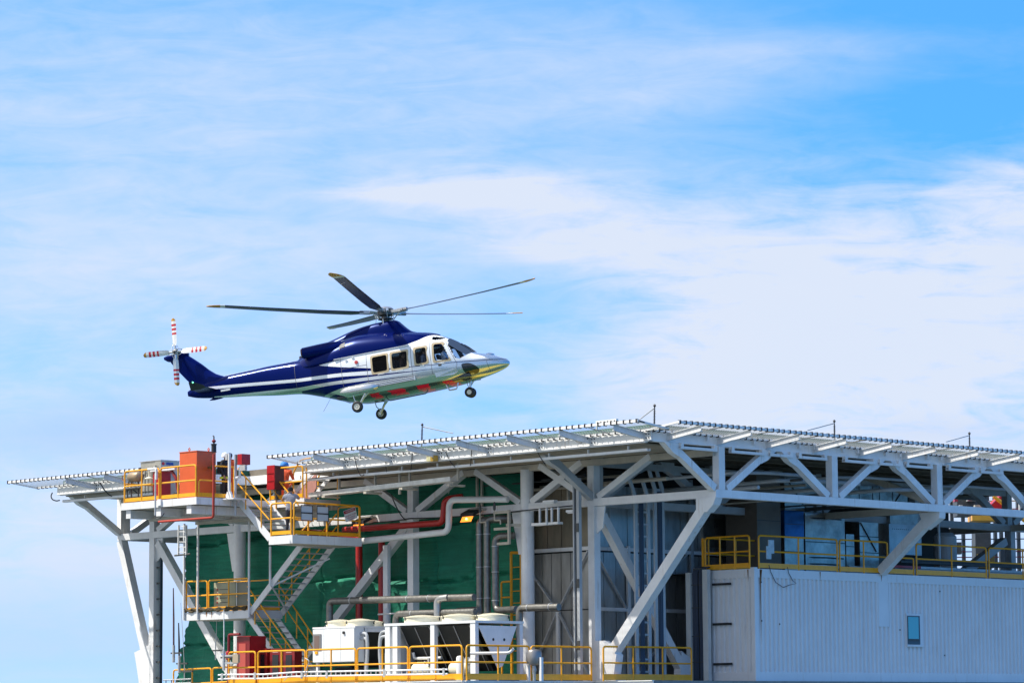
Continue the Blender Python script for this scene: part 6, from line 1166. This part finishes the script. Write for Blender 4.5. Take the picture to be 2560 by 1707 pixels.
d3 = block('foil_duct', 'foil clad duct with a diagonal strut right of the slim duct', 'duct', -6.1,-5.2,13.85,14.95,-1.95,-.02, DUCT, 'foil clad ducts', (-1.15,-.55)); obj('strut', G().beam((-5.18,13.9,-.05),(-5.18,14.8,-1.1), .02, .04, (1,0,0)), DKGREY, d3)
for k in range(7): obj('rivet', G().box(-5.199,-5.188,14.2+.09*k,14.23+.09*k,-1.88,-1.80), BLACK, d3)
block('duct_shaft', 'dark grey shaft between the foil ducts behind the knee brace', 'shaft', -6.6,-5.5,14.9,15.8,-2.0,.05, bpy.data.materials['shaft_brown'])
d4 = block('foil_duct', 'pale smooth foil clad box hanging behind the knee brace', 'duct', -6.4,-5.2,15.6,17.55,-1.16,-.02, mat('pale_foil', (.47,.47,.47), .36, .75, noise=.3, nscale=1.2, bump=.35, bscale=2), 'foil clad ducts'); obj('foil_top', G().box(-6.4,-5.3,15.8,17.5,-.015,.5), DUCT, d4)
for k in range(9): obj('rivet', G().box(-5.199,-5.19,15.8+.12*k,15.83+.12*k,-.22,-.19), BLACK, d4)
d5 = block('foil_duct', 'long high foil clad duct seen through the truss V braces', 'duct', -6.6,-5.4,13.45,17.0,.55,1.38, DUCT, 'foil clad ducts')
for y in (14.1,14.9,15.3,16.1): obj('seam', G().box(-5.399,-5.385,y,y+.02,.56,1.37), DKGREY, d5)
obj('strut', G().beam((-5.38,16.0,.6),(-5.38,16.6,1.2), .02, .04, (1,0,0)), DKGREY, d5)
for i, (y0_, y1_, tp) in enumerate(((7.15,7.75,0),(7.80,8.5,0),(9.6,10.55,.12))): block('foil_duct', ('dim foil clad panel duct behind the corner brace, nearer the brace','dim foil clad panel duct behind the corner brace, farther from the brace','tapered foil duct left of the dark shaft')[i], 'duct', -7.5,-7.0,y0_,y1_,-1.1 if i < 2 else -.95,-.05 if i < 2 else .12, mat('dull_foil', (.40,.38,.33), .35, .8, noise=.3, nscale=2, bump=.5, bscale=3) if i == 0 else bpy.data.materials['dull_foil'], 'foil clad ducts', taper=tp)
dw = thing('dark_backing', 'added dark backing wall closing off the sky behind the foil ducts', 'wall', (-7.6,12,-2)); obj('wall', G().box(-7.58,-7.45,2.1,22.2,-2.2,1.5), DARKWALL, dw); obj('floor', G().box(-7.4,-2.8,5.1,24,-2.16,-2.14), DKGREY, dw)  # wall added to block the sky and keep the recess dark
tb = thing('tray_stack', 'stack of grey perforated cable trays lying on the module roof', 'cable tray', (-3.6,18,ZT_))
for k, (z, x, m_) in enumerate(((ZT_+.05,-3.2,GREY),(ZT_+.30,-3.4,GALV),(ZT_+.52,-3.7,DKGREY),(ZT_+.64,-3.9,DKGREY))): obj('tray', G().box(x-.3,x,13.4+.5*k,23.5,z,z+(.22 if k == 0 else .09)), m_, tb)
obj('red_end', G().box(-3.11,-3.09,13.0,14.8,ZT_+.28,ZT_+.37), RED, tb)
vt_ = thing('vessel_column', 'dim grey vertical vessel behind the railing at the right', 'vessel', (-5.0,18.9,-2.1)); obj('shell', G().lathe((-5.2,19.0,-2.1), [(.45,0),(.45,1.7),(.3,1.85)], 24), GREY, vt_)
pp = thing('drain_pipe', 'slim grey vertical pipe in front of the dim vessel', 'pipe', (-4.2,17.6,-2.1)); obj('pipe', G().tube([(-4.4,17.6,-2.1),(-4.4,17.6,.05)], .05, 8), GALV, pp)
# distant drilling equipment on the far side of the platform, seen through the gap under the deck
P_ = lambda px, py, d: CAM+ray(px, py)*d
cr2 = thing('crane', 'distant red and yellow crane seen through the gap under the helideck', 'crane', P_(2480,1300,150))
base = P_(2500,1330,150); ux = V((AX.x,AX.y,0)).normalized()
def dbox(par, name, px0, px1, py0, py1, d, dep, m):
    a, b = P_(px0,py1,d), P_(px1,py0,d); w_ = (b-a).dot(ux); h_ = b.z-a.z; nrm = V((-ux.y,ux.x,0)); c = a+ux*w_/2; z = V((0,0,1))
    return obj(name, G().beam(c, c+z*h_, abs(w_), dep, nrm), m, par)
CY = mat('crane_yellow', (.75,.36,.015), .45, noise=.2); CR_ = mat('crane_red', (.62,.012,.015), .4, noise=.15)
obj('boom_head', G().prism([P_(2478,1262,150),P_(2518,1222,150),P_(2518,1280,150),P_(2492,1276,150)], V((-ux.y,ux.x,0))*2), CR_, cr2)
obj('boom', G().tube([P_(2484,1240,149),P_(2560,1300,149),P_(2620,1345,149)], .09, 8), CY, cr2)
dbox(cr2, 'winch_house', 2484,2500,1250,1277,151,1.5,mat('house_orange', (.60,.12,.04), .5, noise=.2)); dbox(cr2, 'walkway', 2425,2490,1290,1303,149,1.5,CY); dbox(cr2, 'machine_house', 2388,2468,1240,1291,155,1.5,DKGREY); dbox(cr2, 'machine_house', 2418,2440,1228,1252,154,1.2,GREY); dbox(cr2, 'pedestal', 2436,2474,1290,1440,152,1.2,DKGREY); dbox(cr2, 'cab', 2448,2470,1222,1234,150,1.2,CR_); dbox(cr2, 'pedestal_band', 2440,2482,1385,1420,151.8,1.3,mat('olive_band', (.10,.075,.015), .6))
rg_ = thing('distant_frame', 'distant dark frame of posts and rails beyond the gap under the deck', 'frame', P_(2450,1400,158))
for px in (2382,2410,2490,2505,2548): dbox(rg_, 'post', px-3,px+3,1230,1445,158,.4,DKGREY)
for py, m_ in ((1238,DKGREY),(1252,CY),(1272,RED),(1347,DKGREY),(1378,DKRED),(1392,DKRED),(1412,DKGREY),(1442,DKGREY)): dbox(rg_, 'rail', 2340,2600,py-2,py+2,158,.2,m_)
for k, (px, py, w_, h_, m_) in enumerate(((2385,1240,8,14,RED),(2404,1228,14,9,WHITE),(2422,1240,9,11,RED),(2448,1224,20,7,RED),(2432,1236,16,5,CY),(2466,1252,8,16,WHITE),(2398,1262,7,20,GREY),(2436,1262,18,12,CREAM),(2450,1290,10,14,mat('frame_orange', (.6,.14,.03), .5)),(2540,1228,12,10,WHITE),(2548,1250,10,30,GREY),(2388,1355,14,30,DKGREY),(2432,1350,30,60,DKGREY),(2500,1345,22,95,DKGREY))): dbox(rg_, 'box', px,px+w_,py,py+h_,149.+.3*k,.5,m_)
# ------------------------------------------------------------------ perimeter masts on the deck edge, and the windsock lamp box
def mast(label, base, top, foot):
    t = thing('deck_edge_mast', label, 'mast', base, 'perimeter masts on the deck edge'); b, tp = V(base), V(top); obj('rod', G().tube([b, tp], .022, 6), DKGREY, t)
    for i in range(11):
        p = b.lerp(tp, .12+.065*i); obj('insulator', G().lathe(p, [(.02,0),(.05,.01),(.02,.02)], 8, tp-b), DKGREY, t)
    obj('cap', G().lathe(tp, [(.03,-.02),(.05,.02),(.02,.07)], 8), BLACK, t); obj('stay', G().tube([tp-V((0,0,.05)), foot], .02, 6), GREY, t); return t
mast('thin mast with a horizontal stay on the front net, farthest left', (-9.75,-4.2,2.10), (-9.72,-4.2,2.83), (-8.6,-3.8,2.50))
mast('thin insulator mast at the near corner of the helideck', (.05,-3.0,2.08), (.08,-3.0,2.83), (-.55,-3.2,2.35))
mast('thin mast with a stay on the right net, nearer the corner', (.75,5.3,2.10), (.75,5.3,2.78), (.9,3.7,2.38))
mast('thin mast with a stay on the right net, farther from the corner', (.75,12.85,2.10), (.75,12.85,2.80), (.9,11.3,2.42))
wb = thing('light_box', 'white slotted light box standing on the helideck edge near the corner', 'light box', (-3.9,-2.7,2.24)); p0, p1 = at(1492,1060,y=-2.7), at(1543,1054,y=-2.7)
obj('panel', G().beam(p0+V((0,0,.02)), p1+V((0,0,.02)), .10, .16), WHITE, wb)
for k in range(6): p = p0.lerp(p1,(k+.5)/6)+V((0,-.052,.03)); obj('slot', G().box(p.x-.025,p.x+.025,p.y-.004,p.y,p.z-.03,p.z+.03), DKGREY, wb)
for q in (p0,p1): obj('leg', G().beam(q-V((0,0,.06)), V((q.x,q.y,2.23)), .05, .05), WHITE, wb)
yb = thing('junction_box', 'yellow and white junction box under the front girder', 'box', at(1080,1146,y=-3.35)); c = at(1080,1146,y=-3.35); obj('body', G().box(c.x-.18,c.x+.02,c.y-.1,c.y+.1,c.z-.09,c.z+.09), mat('box_cream', (.55,.52,.30), .5), yb); obj('cover', G().box(c.x+.03,c.x+.2,c.y-.1,c.y+.1,c.z-.10,c.z+.10), mat('box_amber', (.45,.27,.03), .4), yb)
for i, (a, b, d) in enumerate((((-14.2,-3.3,1.98),(-14.0,-3.05,1.45),.25),((-11.2,-3.3,2.0),(-11.6,-3.0,1.42),.05),((-9.5,-3.3,1.95),(-9.3,-3.0,1.42),.10),((-8.2,-3.3,1.98),(-8.6,-3.0,1.42),.12),((-5.2,-3.3,1.95),(-5.0,-2.9,1.2),.06),((-2.6,-3.35,1.96),(-3.2,-3.35,1.92),.12),((-12.6,-3.3,1.98),(-12.9,-2.95,1.42),.10))):
    t = thing('loose_cable', 'thin black cable drooping from the front net to the tray below', 'cable', a, 'drooping cables under the front net'); obj('cable', G().tube(sag(a, b, d, 8), .016, 6), CABLE, t)
t = thing('loose_cable', 'thick black cable looping under the far left end of the front net', 'cable', (-32.6,-3.2,1.5)); obj('cable', G().tube(fil([at(131,1231,y=-3.3),at(127,1239,y=-3.3),at(130,1248,y=-3.3),at(141,1252,y=-3.2),at(149,1250,y=-3.0)], .3, 6), .024, 6), CABLE, t)
for k, x in enumerate((-28.9,-27.2)): t = thing('loose_cable', 'black cable hanging down over the left girder', 'cable', (x,-3.3,2), 'cables over the left girder'); obj('cable', G().tube(sag((x,-3.45,2.0),(x+.25,-2.95,1.45),.12,8), .024, 6), CABLE, t)
